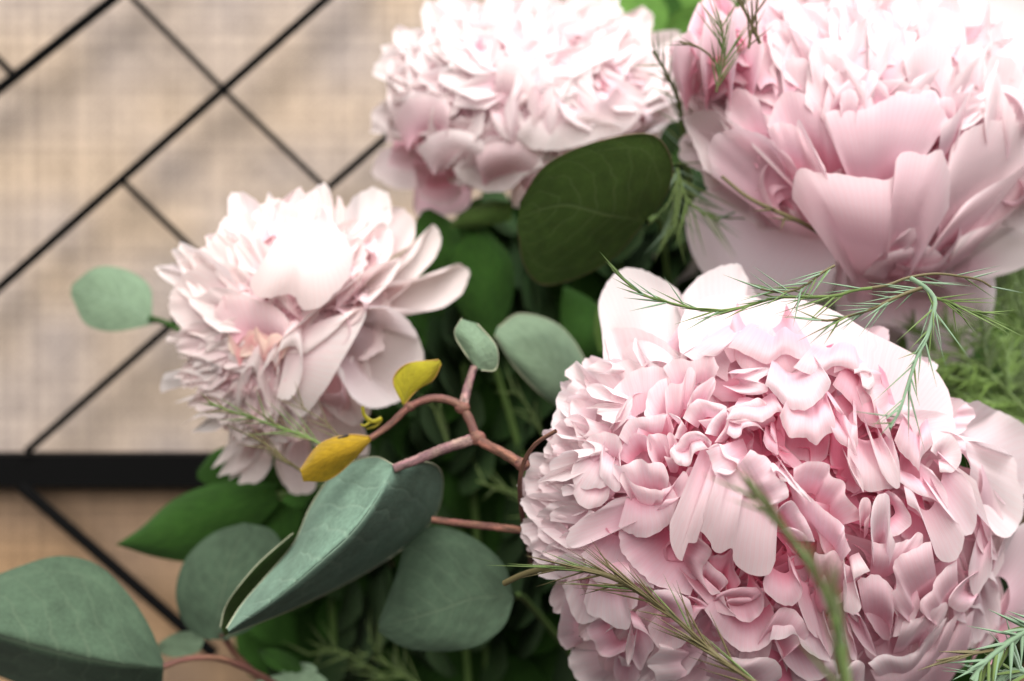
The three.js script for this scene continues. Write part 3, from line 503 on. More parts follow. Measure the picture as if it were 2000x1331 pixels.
// ---- the white peony at the top
{
  const F = new Flower('white peony flushed pink, with the large dark round leaf lying against its base', 'pink and white peonies of the bouquet', { cx: 1030, cy: 195, rx: 280, ry: 205, D: 0.405, H: 42, warm: [1.03, 1.04, 1.03] });
  const p = (...a) => F.petal(...a);
  p('T', [1350, 480, 1420, 420, 1500, 388, 1560, 410, 1580, 470, 1540, 545, 1450, 560, 1400, 640], [1280, 560], { l: -8, k: 4, c: 0.03 });
  p('T', [100, 700, 62, 800, 130, 860, 250, 880, 330, 840], [330, 700], { l: -6, k: 4, c: 0.1 });
  p('T', [255, 880, 265, 1000, 400, 1005, 510, 965, 530, 880], [420, 780], { l: -8, k: 4, c: 0.45 });
  F.fill(40, 0.1, 0.85, { spread: 0.9, w: [90, 150], l: [-13, -6], k: [8, 16], c: [0.1, 0.4], turns: 4 });
  F.fill(34, 0.8, 1.04, { spread: 0.35, w: [70, 120], l: [-8, -1], k: [8, 14], c: [0, 0.12], a0: 2.9, a1: 6.4 });
  p('T', [130, 660, 140, 500, 128, 380, 170, 320, 270, 290], [420, 540], { l: 0, k: 10, c: 0.1 });
  p('T', [255, 320, 290, 220, 370, 160, 450, 150], [480, 420], { l: 0, k: 10, c: 0.04 });
  p('T', [390, 180, 480, 128, 590, 130, 640, 95, 720, 90], [580, 380], { l: 0, k: 10, c: 0.02 });
  p('T', [830, 90, 838, 0, 880, -25, 930, 20, 1000, 30, 1045, 90], [930, 280], { l: -2, k: 8, c: 0 });
  p('T', [1040, 110, 1060, 50, 1085, 40, 1115, 90, 1150, 150, 1210, 200], [1060, 350], { l: -2, k: 8, c: 0 });
  p('T', [1170, 200, 1300, 188, 1370, 250, 1412, 330, 1400, 450], [1150, 450], { l: -1, k: 8, c: 0 });
  F.fill(52, 0.08, 0.8, { rag: 1.7, spread: 0.8, w: [60, 120], l: [-3, 4], k: [6, 12], c: [0, 0.18], turns: 5 });
  p('T', [640, 290, 700, 260, 760, 300, 820, 400, 760, 440], [700, 480], { l: 5, k: 8, c: 0.04 });
  p('T', [160, 560, 200, 480, 320, 440, 420, 480, 420, 560], [320, 660], { l: 2, k: 8, c: 0.22 });
  p('T', [270, 690, 350, 620, 450, 600, 560, 640, 620, 700], [460, 780], { l: 3, k: 8, c: 0.06 });
  p('T', [735, 620, 800, 690, 950, 695, 1100, 655, 1250, 605, 1320, 520], [1020, 480], { l: 5, k: 2, b: 5, c: 0.0 });
  p('T', [540, 700, 620, 660, 760, 650, 860, 720, 880, 800], [700, 860], { l: 1, k: 6, c: 0.2 });
  p('T', [700, 860, 720, 960, 745, 970, 800, 900, 880, 780], [820, 740], { l: 2, k: 4, c: 0.1 });
  p('T', [438, 785, 480, 840, 560, 882, 680, 890, 740, 850, 800, 800, 860, 770], [680, 670], { l: 6, k: 0, b: 5, c: 0.0 });
  p('T', [130, 780, 260, 800, 420, 780, 480, 900, 400, 960, 280, 920], [300, 700], { l: -2, k: 4, c: 0.3 });
  F.stem([[1010, 330, 0.43], [1100, 520, 0.51], [1300, 1500, 0.52]]);
}
// ---- the open white peony at the left
{
  const F = new Flower('open blush white peony with an apricot heart, one small yellow leaf before its lowest petal', 'pink and white peonies of the bouquet', { cx: 555, cy: 625, rx: 265, ry: 285, D: 0.362, H: 40, warm: [1.03, 1.03, 1.0] });
  const p = (...a) => F.petal(...a);
  F.fill(40, 0.1, 0.72, { spread: 0.7, w: [80, 140], l: [-15, -9], k: [8, 16], c: [0.1, 0.4], turns: 4 });
  p('L', [770, 800, 800, 900, 880, 952, 960, 940, 1040, 890, 1097, 780, 1082, 680, 1030, 590, 950, 540, 860, 545], [740, 640], { l: 1, k: 2, b: 8, c: 0.12, cb: .2, r: .6, w: .4 });
  p('L', [600, 1000, 640, 1090, 760, 1150, 870, 1140, 865, 1060, 800, 920], [700, 850], { l: -10, k: 4, c: 0.16 });
  p('L', [880, 520, 960, 420, 1060, 330, 1110, 230, 1137, 203, 1167, 250, 1150, 330, 1090, 400, 1000, 490], [800, 580], { l: -4, k: 4, b: 4, c: 0.02 });
  p('L', [900, 545, 1010, 545, 1120, 556, 1200, 530, 1262, 470, 1280, 390, 1240, 364, 1170, 400, 1080, 420, 960, 440], [770, 570], { l: 0, k: 2, b: 5, c: 0.02 });
  p('L', [490, 1180, 530, 1270, 580, 1305, 650, 1285, 665, 1200], [570, 1060], { l: -10, k: 4, c: 0.14 });
  p('L', [232, 1200, 300, 1160, 370, 1100, 430, 1110, 390, 1180, 310, 1222, 260, 1228], [430, 980], { l: -6, k: 4, c: 0 });
  p('L', [305, 1245, 380, 1200, 450, 1140, 480, 1170, 430, 1250, 340, 1262], [460, 1020], { l: -8, k: 4, c: 0.06 });
  p('L', [100, 1038, 150, 1000, 250, 975, 310, 990, 260, 1040, 150, 1052], [360, 880], { l: -4, k: 4, c: 0 });
  p('L', [28, 890, 35, 820, 100, 800, 220, 850, 180, 905, 80, 932], [330, 790], { l: -3, k: 4, c: 0 });
  p('L', [120, 930, 200, 900, 300, 930, 280, 990, 180, 980], [360, 850], { l: -3, k: 4, c: 0.02 });
  p('L', [50, 690, 60, 652, 130, 645, 220, 690, 180, 745, 90, 745], [320, 680], { l: -1, k: 4, c: 0.02 });
  p('L', [60, 500, 72, 580, 150, 650, 260, 650], [330, 560], { l: -1, k: 5, c: 0.06 });
  p('L', [62, 500, 90, 440, 180, 370, 250, 360], [330, 500], { l: -1, k: 5, c: 0.03 });
  p('L', [210, 345, 230, 280, 270, 215, 330, 240], [400, 420], { l: -1, k: 6, c: 0.03 });
  p('L', [255, 230, 290, 178, 370, 158, 430, 200], [450, 380], { l: -1, k: 6, c: 0.03 });
  p('L', [400, 170, 450, 112, 520, 108, 585, 150, 610, 210], [540, 380], { l: -1, k: 6, c: 0.03 });
  p('L', [575, 150, 605, 104, 640, 140, 660, 220], [640, 330], { l: -2, k: 6, c: 0 });
  p('L', [640, 150, 655, 60, 690, 36, 722, 80, 735, 180], [700, 320], { l: -1, k: 6, c: 0 });
  p('L', [735, 170, 750, 90, 775, 130, 785, 200], [750, 320], { l: -2, k: 6, c: 0.02 });
  p('L', [780, 140, 830, 80, 900, 55, 950, 78, 970, 170], [860, 330], { l: -2, k: 6, c: 0.03 });
  p('L', [940, 130, 1010, 140, 1062, 190, 1050, 280, 960, 330], [860, 340], { l: -5, k: 6, c: 0.08 });
  F.fill(34, 0.3, 0.85, { spread: 0.5, w: [60, 110], l: [-5, 1], k: [6, 12], c: [0, 0.15], a0: 2.6, a1: 5.6, rag: 1.8 });
  F.fill(20, 0.35, 0.85, { spread: 0.5, w: [55, 95], l: [-5, 0], k: [6, 12], c: [0, 0.15], a0: 1.2, a1: 3.0, rag: 1.9 });
  // inside the heart
  const w0 = F.warm; F.warm = [1.05, 1.05, 0.86];
  p('L', [300, 660, 330, 600, 420, 580, 500, 620, 540, 690], [420, 760], { l: -3, k: 10, c: 0.42 });
  p('L', [380, 690, 400, 606, 415, 600, 440, 660, 490, 690], [430, 740], { l: -2, k: 6, c: 0.24 });
  p('L', [450, 690, 480, 650, 530, 650, 550, 700, 520, 740], [480, 760], { l: 0, k: 6, c: 0.32 });
  p('L', [330, 640, 300, 690, 330, 740, 400, 740], [420, 680], { l: -1, k: 6, c: 0.3 });
  F.warm = w0;
  p('L', [800, 350, 860, 250, 930, 198, 972, 250, 960, 340, 890, 400], [780, 460], { l: 2, k: 6, c: 0.08 });
  p('L', [620, 580, 760, 470, 850, 400, 960, 350, 1002, 342, 980, 410, 880, 520, 760, 600], [590, 660], { l: 3, k: 6, b: 3, c: 0.04 });
  p('L', [240, 560, 300, 500, 420, 510, 520, 560, 560, 620], [440, 680], { l: 0, k: 8, c: 0.22 });
  p('L', [390, 440, 410, 495, 480, 502, 560, 490, 600, 545, 640, 554, 720, 506, 790, 420, 815, 320], [620, 180], { l: 7, k: 0, b: 6, c: 0.0, w: .3 });
  p('L', [560, 960, 600, 988, 680, 900, 760, 770, 862, 560, 840, 542, 720, 650, 620, 730], [560, 740], { l: 2, k: 4, b: 4, c: 0.04 });
  p('L', [485, 800, 505, 725, 570, 700, 605, 770, 580, 880, 540, 922, 500, 905], [570, 660], { l: 4, k: 4, c: 0.03 });
  p('L', [405, 890, 430, 830, 480, 760, 505, 840, 480, 925], [500, 700], { l: 2, k: 4, c: 0.03 });
  p('L', [335, 980, 345, 840, 400, 780, 425, 880, 410, 970], [430, 720], { l: 0, k: 4, c: 0.05 });
  p('L', [430, 990, 470, 1080, 540, 1090, 600, 1010, 560, 930], [520, 860], { l: -2, k: 4, c: 0.04 });
  p('L', [300, 1000, 340, 1080, 420, 1100, 450, 1000], [400, 860], { l: -3, k: 4, c: 0.04 });
  F.stem([[640, 740, 0.395], [760, 860, 0.50], [1100, 1500, 0.52]]);
}
// ---- the small deep pink peony between them
{
  const F = new Flower('small half open rose pink peony crossed by thin brown twigs', 'pink and white peonies of the bouquet', { cx: 1420, cy: 90, rx: 125, ry: 120, D: 0.338, H: 22 });
  const p = (...a) => F.petal(...a);
  F.fill(12, 0.1, 0.9, { spread: 0.6, w: [60, 90], l: [-8, -3], k: [6, 12], c: [0.4, 0.6], turns: 2, rag: .4 });
  p('R', [20, 280, 55, 165, 100, 138, 150, 180, 175, 280], [140, 430], { l: 0, k: 4, b: 4, c: 0.36, cb: .35 });
  p('R', [145, 190, 180, 80, 240, 48, 295, 100, 310, 240], [230, 440], { l: 2, k: 4, b: 4, c: 0.34, cb: .35 });
  p('R', [265, 100, 320, 25, 400, 60, 430, 220], [320, 400], { l: 2, k: 4, b: 4, c: 0.3, cb: .5 });
  p('R', [340, 20, 420, -60, 520, -20, 570, 80, 540, 200], [440, 300], { l: 1, k: 4, b: 4, c: 0.26, cb: .5 });
  p('R', [60, 330, 110, 420, 190, 440, 270, 400], [170, 250], { l: -1, k: 4, b: 3, c: 0.55, cb: .3 });
  p('R', [520, 60, 580, -20, 680, -40, 720, 60], [600, 220], { l: -2, k: 4, b: 4, c: 0.25, cb: .5 });
  F.stem([[1430, 190, 0.355], [1420, 400, 0.51], [1400, 1500, 0.52]]);
}

// ---------------------------------------------------------------- leaves
function P3(list) { const o = []; for (let i = 0; i < list.length; i += 3) o.push(at(list[i], list[i + 1], list[i + 2])); return o; }
function leafGeo(mid, L, R, fold = 0, nu = 16, nv = 26, wav = 0.0006) {
  const cm = new THREE.CatmullRomCurve3(mid, false, 'centripetal'), cl = new THREE.CatmullRomCurve3(L, false, 'centripetal'), cr = new THREE.CatmullRomCurve3(R, false, 'centripetal');
  const ph = rr(0, 6);
  return grid((u, v) => {
    const m = cm.getPointAt(v), l = cl.getPointAt(v), r = cr.getPointAt(v);
    const s = Math.abs(u * 2 - 1), e = u < 0.5 ? l : r;
    const lin = m.clone().lerp(e, s);
    if (!fold) { const mean = l.clone().add(r).multiplyScalar(0.5).sub(m), dir = e.clone().sub(u < 0.5 ? r : l).multiplyScalar(0.5); lin.copy(m).addScaledVector(dir, s).addScaledVector(mean, s * s); }
    lin.z += wav * Math.sin(v * 9 + ph + u * 3) * s;
    return lin;
  }, nu, nv);
}
function leaf(parent, mid, L, R, mat, o = {}) {
  const l = P3(L), r = P3(R), m = P3(mid);
  const g = leafGeo(m, l, r, o.fold, o.nu, o.nv), b = mesh(o.name ?? 'leaf', g, mat, parent);
  if (o.label) b.userData.label = o.label;
  if (o.margin) {
    const path = new THREE.CatmullRomCurve3(l, false, 'centripetal').getPoints(24), back = new THREE.CatmullRomCurve3(r, false, 'centripetal').getPoints(24);
    const t = mergeGeometries([tube(path, o.mr ?? 0.00022, o.mr ?? 0.00022, 40, 6), tube(back, o.mr ?? 0.00022, o.mr ?? 0.00022, 40, 6)]);
    mesh('leaf_margin', t, o.margin, b);
  }
  return b;
}
// a leaf from its base and tip alone, half width in pixels, roll turns it round its midrib
function simpleLeaf(parent, x0, y0, d0, x1, y1, d1, hw, roll, mat, o = {}) {
  const n = 7, mid = [], L = [], R = [], dx = x1 - x0, dy = y1 - y0, len = Math.hypot(dx, dy), nx = -dy / len, ny = dx / len, pt = o.point ?? 0.75, bend = o.bend ?? 0, mm = PX(d0);
  for (let i = 0; i <= n; i++) {
    const t = i / n, w = hw * Math.pow(Math.sin(Math.PI * Math.pow(t, pt)), o.sharp ?? 0.7), d = lerp(d0, d1, t) + bend * Math.sin(t * Math.PI), cup = (o.cup ?? 0.15) * w * mm;
    const x = x0 + dx * t, y = y0 + dy * t, c = Math.cos(roll), s = Math.sin(roll) * mm;
    mid.push(x, y, d); L.push(x + nx * w * c, y + ny * w * c, d + w * s - cup); R.push(x - nx * w * c, y - ny * w * c, d - w * s - cup);
  }
  return leaf(parent, mid, L, R, mat, o);
}
const stemOf = (parent, pts, r0, r1, mat, name = 'stem') => mesh(name, tube(P3(pts), r0, r1 ?? r0, 30, 8, 0.06), mat, parent);

// the eucalyptus sprig that reaches forward between the flowers
{
  const g = thing('eucalyptus_branch', 'reddish eucalyptus twig with two yellow leaves and one folded blue green leaf', 'eucalyptus', at(1015, 1000, 0.29), 'eucalyptus branches in the bouquet');
  stemOf(g, [1086, 842, .268, 1048, 866, .272, 1024, 902, .278, 1016, 940, .285, 1018, 990, .295, 1040, 1100, .33], .0006, .0011, M.twig);
  stemOf(g, [1020, 908, .283, 980, 884, .29, 932, 856, .297, 917, 820, .299, 896, 791, .3, 850, 778, .3, 800, 795, .299, 762, 830, .298, 724, 856, .297], .0018, .0011, M.twig, 'twig');
  stemOf(g, [932, 856, .297, 870, 876, .296, 815, 898, .295, 768, 916, .293], .0019, .0014, M.twigPale, 'twig');
  stemOf(g, [904, 796, .3, 914, 755, .303, 926, 716, .305], .0017, .0012, M.twigPale, 'leaf_stalk');
  stemOf(g, [1020, 1036, .3, 930, 1026, .306, 845, 1016, .312], .0013, .0012, M.twig, 'twig');
  stemOf(g, [792, 792, .3, 786, 780, .2995, 789, 766, .299], .0008, .0006, M.yellowLeaf, 'leaf_stalk');
  for (const [x, y, d, r] of [[932, 856, .297, .0026], [903, 797, .3, .0023], [1020, 908, .283, .0022], [800, 795, .299, .0017]]) { const k = new THREE.SphereGeometry(r, 14, 10); k.scale(1.1, 0.95, 0.9); const q = at(x, y, d); k.translate(q.x, q.y, q.z); mesh('node', k, M.twig, g); }
  // folded leaf: lit upper half, its other half turned down and away
  leaf(g, [768, 910, .293, 735, 975, .284, 690, 1040, .280, 620, 1106, .278, 540, 1172, .280, 446, 1234, .296],
    [768, 908, .293, 728, 893, .308, 655, 922, .322, 606, 990, .326, 575, 1060, .322, 520, 1126, .314, 470, 1184, .306, 442, 1228, .298],
    [770, 912, .293, 832, 903, .310, 864, 932, .334, 850, 1008, .350, 794, 1066, .354, 716, 1118, .350, 616, 1170, .336, 520, 1212, .310, 446, 1240, .298], M.euca, { fold: 1, margin: M.margin, label: 'folded blue green leaf with a pale edge' });
  leaf(g, [576, 1054, .326, 515, 1124, .326, 462, 1190, .322, 434, 1234, .312], [572, 1042, .312, 498, 1108, .310, 440, 1186, .310, 430, 1226, .310], [590, 1075, .340, 530, 1150, .338, 480, 1215, .33, 440, 1244, .316], M.greenLeaf, { margin: M.margin });
  leaf(g, [936, 720, .305, 935, 690, .304, 920, 655, .306, 904, 624, .310], [934, 722, .305, 908, 690, .307, 888, 650, .309, 902, 622, .310], [940, 724, .305, 968, 722, .309, 970, 680, .309, 932, 632, .310], M.eucaPale, { margin: M.margin });
  leaf(g, [788, 790, .299, 802, 755, .297, 830, 730, .296, 860, 706, .297], [786, 788, .299, 768, 742, .299, 790, 714, .299, 856, 703, .297], [790, 790, .299, 815, 762, .298, 846, 742, .299, 862, 712, .297], M.yellowLeaf, { margin: M.marginRed, label: 'small clear yellow leaf' });
  const y2 = leaf(g, [726, 855, .297, 690, 872, .294, 640, 895, .293, 588, 925, .296], [724, 853, .297, 680, 850, .297, 625, 868, .298, 586, 918, .297], [726, 858, .297, 694, 895, .297, 640, 938, .299, 592, 940, .297], M.orangeLeaf, { margin: M.marginRed, label: 'yellow leaf browning to orange at its tip' });
  {
    const bits = [[672, 853, .0016, .0005], [664, 857, .0011, .0007], [655, 861, .0012, .0004], [651, 868, .0005, .0009]].map(([x, y, a, b]) => { const s = new THREE.SphereGeometry(1, 10, 6); s.scale(a, b, 0.0003); s.rotateZ(0.35); const q = at(x, y, .2962); s.translate(q.x, q.y, q.z); return s; });
    mesh('brown_spot', mergeGeometries(bits), M.bug, y2);
  }
  { const bud = mergeGeometries([tube(P3([745, 818, .299, 728, 824, .298, 712, 812, .297, 708, 795, .296]), .0008, .0006, 12, 6), tube(P3([726, 822, .298, 712, 832, .297, 704, 830, .297]), .0007, .0004, 10, 6), tube(P3([745, 820, .299, 735, 832, .299, 716, 838, .299]), .0006, .0004, 10, 6)]); mesh('shoot_tip', bud, M.yellowLeaf, g); }
}
{
  const g = thing('eucalyptus_branch', 'broad grey green eucalyptus leaf hanging below the twig, beside the front peony', 'eucalyptus', at(1010, 1165, 0.345), 'eucalyptus branches in the bouquet');
  stemOf(g, [1004, 1166, .345, 1030, 1176, .40, 1160, 1330, .46], .0011, .0014, M.green);
  leaf(g, [1004, 1166, .345, 930, 1168, .338, 850, 1195, .336, 740, 1226, .342], [1002, 1162, .345, 985, 1105, .342, 925, 1052, .345, 850, 1029, .350, 800, 1044, .352, 775, 1120, .348, 738, 1216, .343], [1004, 1170, .345, 985, 1222, .338, 930, 1262, .336, 850, 1274, .337, 785, 1264, .340, 738, 1232, .343], M.eucaGreen);
}
{
  const g = thing('eucalyptus_branch', 'large grey green eucalyptus leaf in front of the brown lower panel', 'eucalyptus', at(330, 1300, 0.335), 'eucalyptus branches in the bouquet');
  stemOf(g, [318, 1303, .332, 360, 1288, .336, 420, 1286, .342, 480, 1306, .35, 640, 1400, .38], .0011, .0013, M.twig);
  leaf(g, [320, 1305, .332, 240, 1300, .320, 130, 1280, .315, 0, 1245, .313, -130, 1205, .32], [320, 1300, .332, 292, 1225, .333, 245, 1152, .337, 185, 1100, .340, 110, 1087, .341, 40, 1106, .340, -60, 1148, .334, -130, 1195, .324], [320, 1310, .332, 310, 1352, .345, 200, 1400, .365, 80, 1352, .365, 0, 1322, .36, -130, 1262, .34], M.eucaGreen, { fold: 1 });
}
{
  const g = thing('eucalyptus_branch', 'single round pale green leaf sticking out left in front of the cane panel', 'eucalyptus', at(330, 632, 0.42), 'eucalyptus branches in the bouquet');
  stemOf(g, [292, 622, .424, 330, 634, .42, 420, 700, .42, 700, 900, .44], .0013, .0016, M.peonyLeaf);
  leaf(g, [300, 628, .424, 250, 598, .424, 190, 575, .427, 138, 566, .43], [298, 622, .424, 292, 560, .43, 245, 527, .432, 190, 522, .432, 140, 555, .43], [302, 632, .424, 270, 640, .422, 215, 648, .424, 165, 632, .426, 138, 578, .43], M.eucaPale, {});
}
{
  const g = thing('eucalyptus_branch', 'pale grey green oval leaf tucked behind the left edge of the front peony', 'eucalyptus', at(1180, 800, 0.375), 'eucalyptus branches in the bouquet');
  stemOf(g, [1120, 790, .375, 1180, 830, .385, 1300, 1000, .41], .0012, .0014, M.twig);
  leaf(g, [1120, 790, .372, 1090, 740, .366, 1040, 690, .364, 968, 648, .37], [1095, 800, .372, 1050, 765, .366, 1000, 710, .366, 966, 655, .37], [1150, 770, .374, 1140, 700, .386, 1090, 635, .392, 1020, 613, .39, 972, 640, .372], M.eucaPale, { margin: M.margin });
  leaf(g, [1180, 690, .39, 1200, 640, .388, 1230, 590, .39, 1250, 540, .395], [1170, 690, .39, 1160, 640, .392, 1180, 570, .395, 1240, 540, .395], [1200, 700, .39, 1260, 660, .392, 1290, 590, .396, 1260, 542, .395], M.greenLeaf);
}
{
  const g = thing('eucalyptus_branch', 'large dark green round leaf leaning on the base of the top white peony', 'eucalyptus', at(1270, 440, 0.345), 'eucalyptus branches in the bouquet');
  stemOf(g, [1262, 432, .345, 1290, 440, .40, 1310, 600, .46], .0011, .0013, M.green);
  leaf(g, [1262, 432, .345, 1180, 418, .332, 1100, 400, .330, 1012, 425, .338], [1280, 415, .342, 1306, 370, .330, 1312, 315, .318, 1275, 264, .308, 1170, 277, .308, 1065, 325, .318, 1016, 395, .332], [1255, 440, .345, 1195, 506, .362, 1125, 543, .368, 1060, 556, .366, 1025, 520, .355, 1010, 440, .340], M.greenLeaf, { margin: M.fernBrown });
}
{
  const g = thing('eucalyptus_branch', 'soft grey green leaves behind the folded leaf, low by the brown panel', 'eucalyptus', at(480, 1260, 0.375), 'eucalyptus branches in the bouquet');
  stemOf(g, [430, 1235, .37, 470, 1290, .38, 620, 1420, .40], .0012, .0014, M.twig);
  leaf(g, [420, 1250, .37, 430, 1180, .368, 450, 1100, .37, 480, 1022, .376], [410, 1250, .37, 362, 1225, .374, 342, 1165, .376, 358, 1100, .378, 410, 1045, .378, 475, 1022, .376], [440, 1252, .37, 500, 1220, .372, 540, 1150, .374, 555, 1080, .376, 530, 1035, .377, 485, 1022, .376], M.eucaGreen);
  simpleLeaf(g, 400, 1250, .372, 300, 1270, .38, 26, 0.3, M.eucaPale, {});
  simpleLeaf(g, 640, 1330, .37, 480, 1345, .372, 26, 0.4, M.eucaPale, {});
  simpleLeaf(g, 590, 1310, .37, 500, 1270, .375, 22, -0.4, M.peonyLeaf, {});
  simpleLeaf(g, 620, 1310, .372, 530, 1300, .375, 14, 0.3, M.eucaPale, {});
}
// peony leaves and other green leaves
{
  const g = thing('peony_leaf_stalk', 'deep green pointed peony leaves below the open left peony', 'leaves', at(600, 950, 0.40));
  stemOf(g, [520, 975, .395, 620, 950, .40, 800, 1000, .43], .0012, .0016, M.green);
  leaf(g, [540, 960, .393, 430, 1000, .388, 320, 1040, .39, 228, 1066, .396], [545, 945, .393, 440, 940, .398, 340, 975, .40, 270, 1035, .398, 226, 1064, .396], [545, 985, .393, 470, 1060, .394, 390, 1096, .395, 310, 1090, .396, 232, 1068, .396], M.peonyLeaf);
  leaf(g, [560, 940, .395, 500, 900, .398, 430, 905, .40, 385, 925, .405], [570, 920, .395, 500, 870, .40, 420, 880, .403, 385, 920, .405], [570, 960, .395, 500, 960, .40, 430, 960, .402, 385, 935, .405], M.peonyLeaf);
  leaf(g, [560, 985, .40, 520, 1060, .40, 470, 1110, .405, 430, 1130, .41], [540, 970, .40, 480, 1030, .402, 440, 1100, .407, 428, 1128, .41], [590, 1000, .40, 570, 1070, .402, 510, 1130, .407, 432, 1134, .41], M.peonyLeaf);
}
{
  const g = thing('peony_leaf_stalk', 'shadowed green leaves in the gap below the top white peony', 'leaves', at(980, 640, 0.42));
  stemOf(g, [940, 640, .415, 980, 760, .43, 1050, 1000, .44], .0014, .0018, M.green);
  leaf(g, [950, 660, .41, 945, 590, .405, 950, 520, .405, 930, 440, .41], [930, 660, .41, 890, 590, .412, 880, 500, .412, 920, 445, .41], [970, 660, .41, 1000, 590, .412, 1000, 510, .412, 950, 445, .41], M.peonyLeaf);
  leaf(g, [860, 560, .42, 850, 500, .415, 850, 450, .42, 830, 410, .425], [840, 565, .42, 815, 500, .42, 810, 440, .424, 825, 410, .425], [880, 560, .42, 905, 500, .42, 890, 440, .424, 840, 408, .425], M.peonyLeaf);
  leaf(g, [1000, 410, .40, 960, 415, .398, 920, 425, .40, 880, 442, .405], [1000, 398, .40, 960, 392, .403, 915, 408, .404, 880, 438, .405], [1000, 430, .40, 960, 440, .402, 920, 446, .404, 880, 446, .405], M.greenLeaf);
  leaf(g, [1160, 720, .42, 1150, 660, .415, 1130, 610, .42, 1100, 560, .425], [1130, 720, .42, 1100, 660, .42, 1095, 600, .424, 1100, 560, .425], [1200, 720, .42, 1190, 650, .42, 1160, 590, .424, 1104, 558, .425], M.peonyLeaf);
}
{
  const g = thing('broad_leaf_stalk', 'light green leaves out of focus above the small pink peony', 'leaves', at(1300, 120, 0.52));
  stemOf(g, [1300, 80, .51, 1320, 300, .52, 1300, 700, .5], .002, .0025, M.green);
  simpleLeaf(g, 1300, 70, .50, 1160, -30, .50, 60, 0.3, M.brightLeaf);
  simpleLeaf(g, 1300, 60, .505, 1420, -60, .50, 60, -0.3, M.brightLeaf);
  simpleLeaf(g, 1290, 70, .495, 1500, 20, .50, 46, 0.2, M.brightLeaf);
  simpleLeaf(g, 1310, 90, .50, 1250, -60, .51, 50, 0.1, M.peonyLeaf);
  simpleLeaf(g, 1310, 120, .49, 1170, 70, .50, 34, 0.6, M.peonyLeaf);
  simpleLeaf(g, 1350, 260, .44, 1430, 190, .44, 34, 0.3, M.peonyLeaf);
  simpleLeaf(g, 1330, 200, .50, 1290, 60, .50, 34, 0.3, M.peonyLeaf);
}
// the dense dark leaves deep inside the bouquet
{
  const poly = [[1230, 90], [1300, 150], [1010, 320], [880, 440], [800, 560], [720, 660], [610, 800], [540, 940], [470, 1040], [470, 1200], [500, 1290], [560, 1420], [2260, 1420], [2260, 60], [1700, -80], [1500, 60]];
  const inside = (x, y) => { let c = false; for (let i = 0, j = poly.length - 1; i < poly.length; j = i++) { const [a, b] = poly[i], [d, e] = poly[j]; if ((b > y) !== (e > y) && x < (d - a) * (y - b) / (e - b) + a) c = !c; } return c; };
  const spots = [[900, 700, 'dark leafy stalk deep between the left peony and the front peony'], [1200, 480, 'dark leafy stalk deep under the top white peony'], [900, 1200, 'dark leafy stalk under the folded eucalyptus leaf'], [640, 1160, 'dark leafy stalk just behind the tip of the folded eucalyptus leaf'], [1500, 500, 'dark leafy stalk behind the tall pink peony'], [1900, 900, 'dark leafy stalk behind the right edge of the front peony'], [1300, 1200, 'dark leafy stalk behind the lower half of the front peony']];
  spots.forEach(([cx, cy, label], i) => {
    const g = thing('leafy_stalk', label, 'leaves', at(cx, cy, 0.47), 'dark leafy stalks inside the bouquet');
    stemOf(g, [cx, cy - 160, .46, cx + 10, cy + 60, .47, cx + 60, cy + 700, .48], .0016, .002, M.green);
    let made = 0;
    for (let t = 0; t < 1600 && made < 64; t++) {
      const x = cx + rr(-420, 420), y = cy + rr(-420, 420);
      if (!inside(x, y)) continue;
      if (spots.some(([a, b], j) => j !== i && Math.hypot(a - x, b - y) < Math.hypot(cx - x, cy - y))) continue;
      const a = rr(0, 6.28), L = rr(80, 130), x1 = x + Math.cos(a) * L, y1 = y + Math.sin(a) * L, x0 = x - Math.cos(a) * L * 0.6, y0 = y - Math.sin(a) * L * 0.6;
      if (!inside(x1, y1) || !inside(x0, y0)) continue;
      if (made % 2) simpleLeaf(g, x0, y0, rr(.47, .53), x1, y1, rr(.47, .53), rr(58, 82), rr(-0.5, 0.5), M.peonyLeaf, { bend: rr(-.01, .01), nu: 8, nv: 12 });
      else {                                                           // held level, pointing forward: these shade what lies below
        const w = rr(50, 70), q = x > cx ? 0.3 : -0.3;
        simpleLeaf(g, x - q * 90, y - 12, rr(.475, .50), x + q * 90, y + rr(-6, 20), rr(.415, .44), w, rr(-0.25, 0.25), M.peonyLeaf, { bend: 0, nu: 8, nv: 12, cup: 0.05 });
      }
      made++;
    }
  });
}

// ---------------------------------------------------------------- fern sprigs
const needleGeo = (() => { const g = new THREE.CylinderGeometry(0.12, 1, 1, 5, 4); g.translate(0, 0.5, 0); const p = g.attributes.position; for (let i = 0; i < p.count; i++) { const y = p.getY(i), k = 0.55 + 0.9 * Math.sin(Math.PI * Math.min(1, y * 0.9 + 0.1)) ; p.setX(i, p.getX(i) * k); p.setZ(i, p.getZ(i) * k); } g.computeVertexNormals(); g.userData.local = true; return g; })();
const UPV = new THREE.Vector3(0, 1, 0);
function needle(g, a, b, r, mat) {                                     // one needle from a to b
  const m = mesh('needle', needleGeo, mat, g), d = b.clone().sub(a), L = d.length();
  m.position.copy(a).sub(g.position); m.quaternion.setFromUnitVectors(UPV, d.normalize()); m.scale.set(r, L, r); return m;
}
function framePts(frame, flat, d0, d1) { const [ox, oy, sc] = FR[frame], o = [], n = flat.length / 2; for (let i = 0; i < n; i++) o.push(at(ox + flat[2 * i] / sc, oy + flat[2 * i + 1] / sc, lerp(d0, d1, n > 1 ? i / (n - 1) : 0))); return o; }
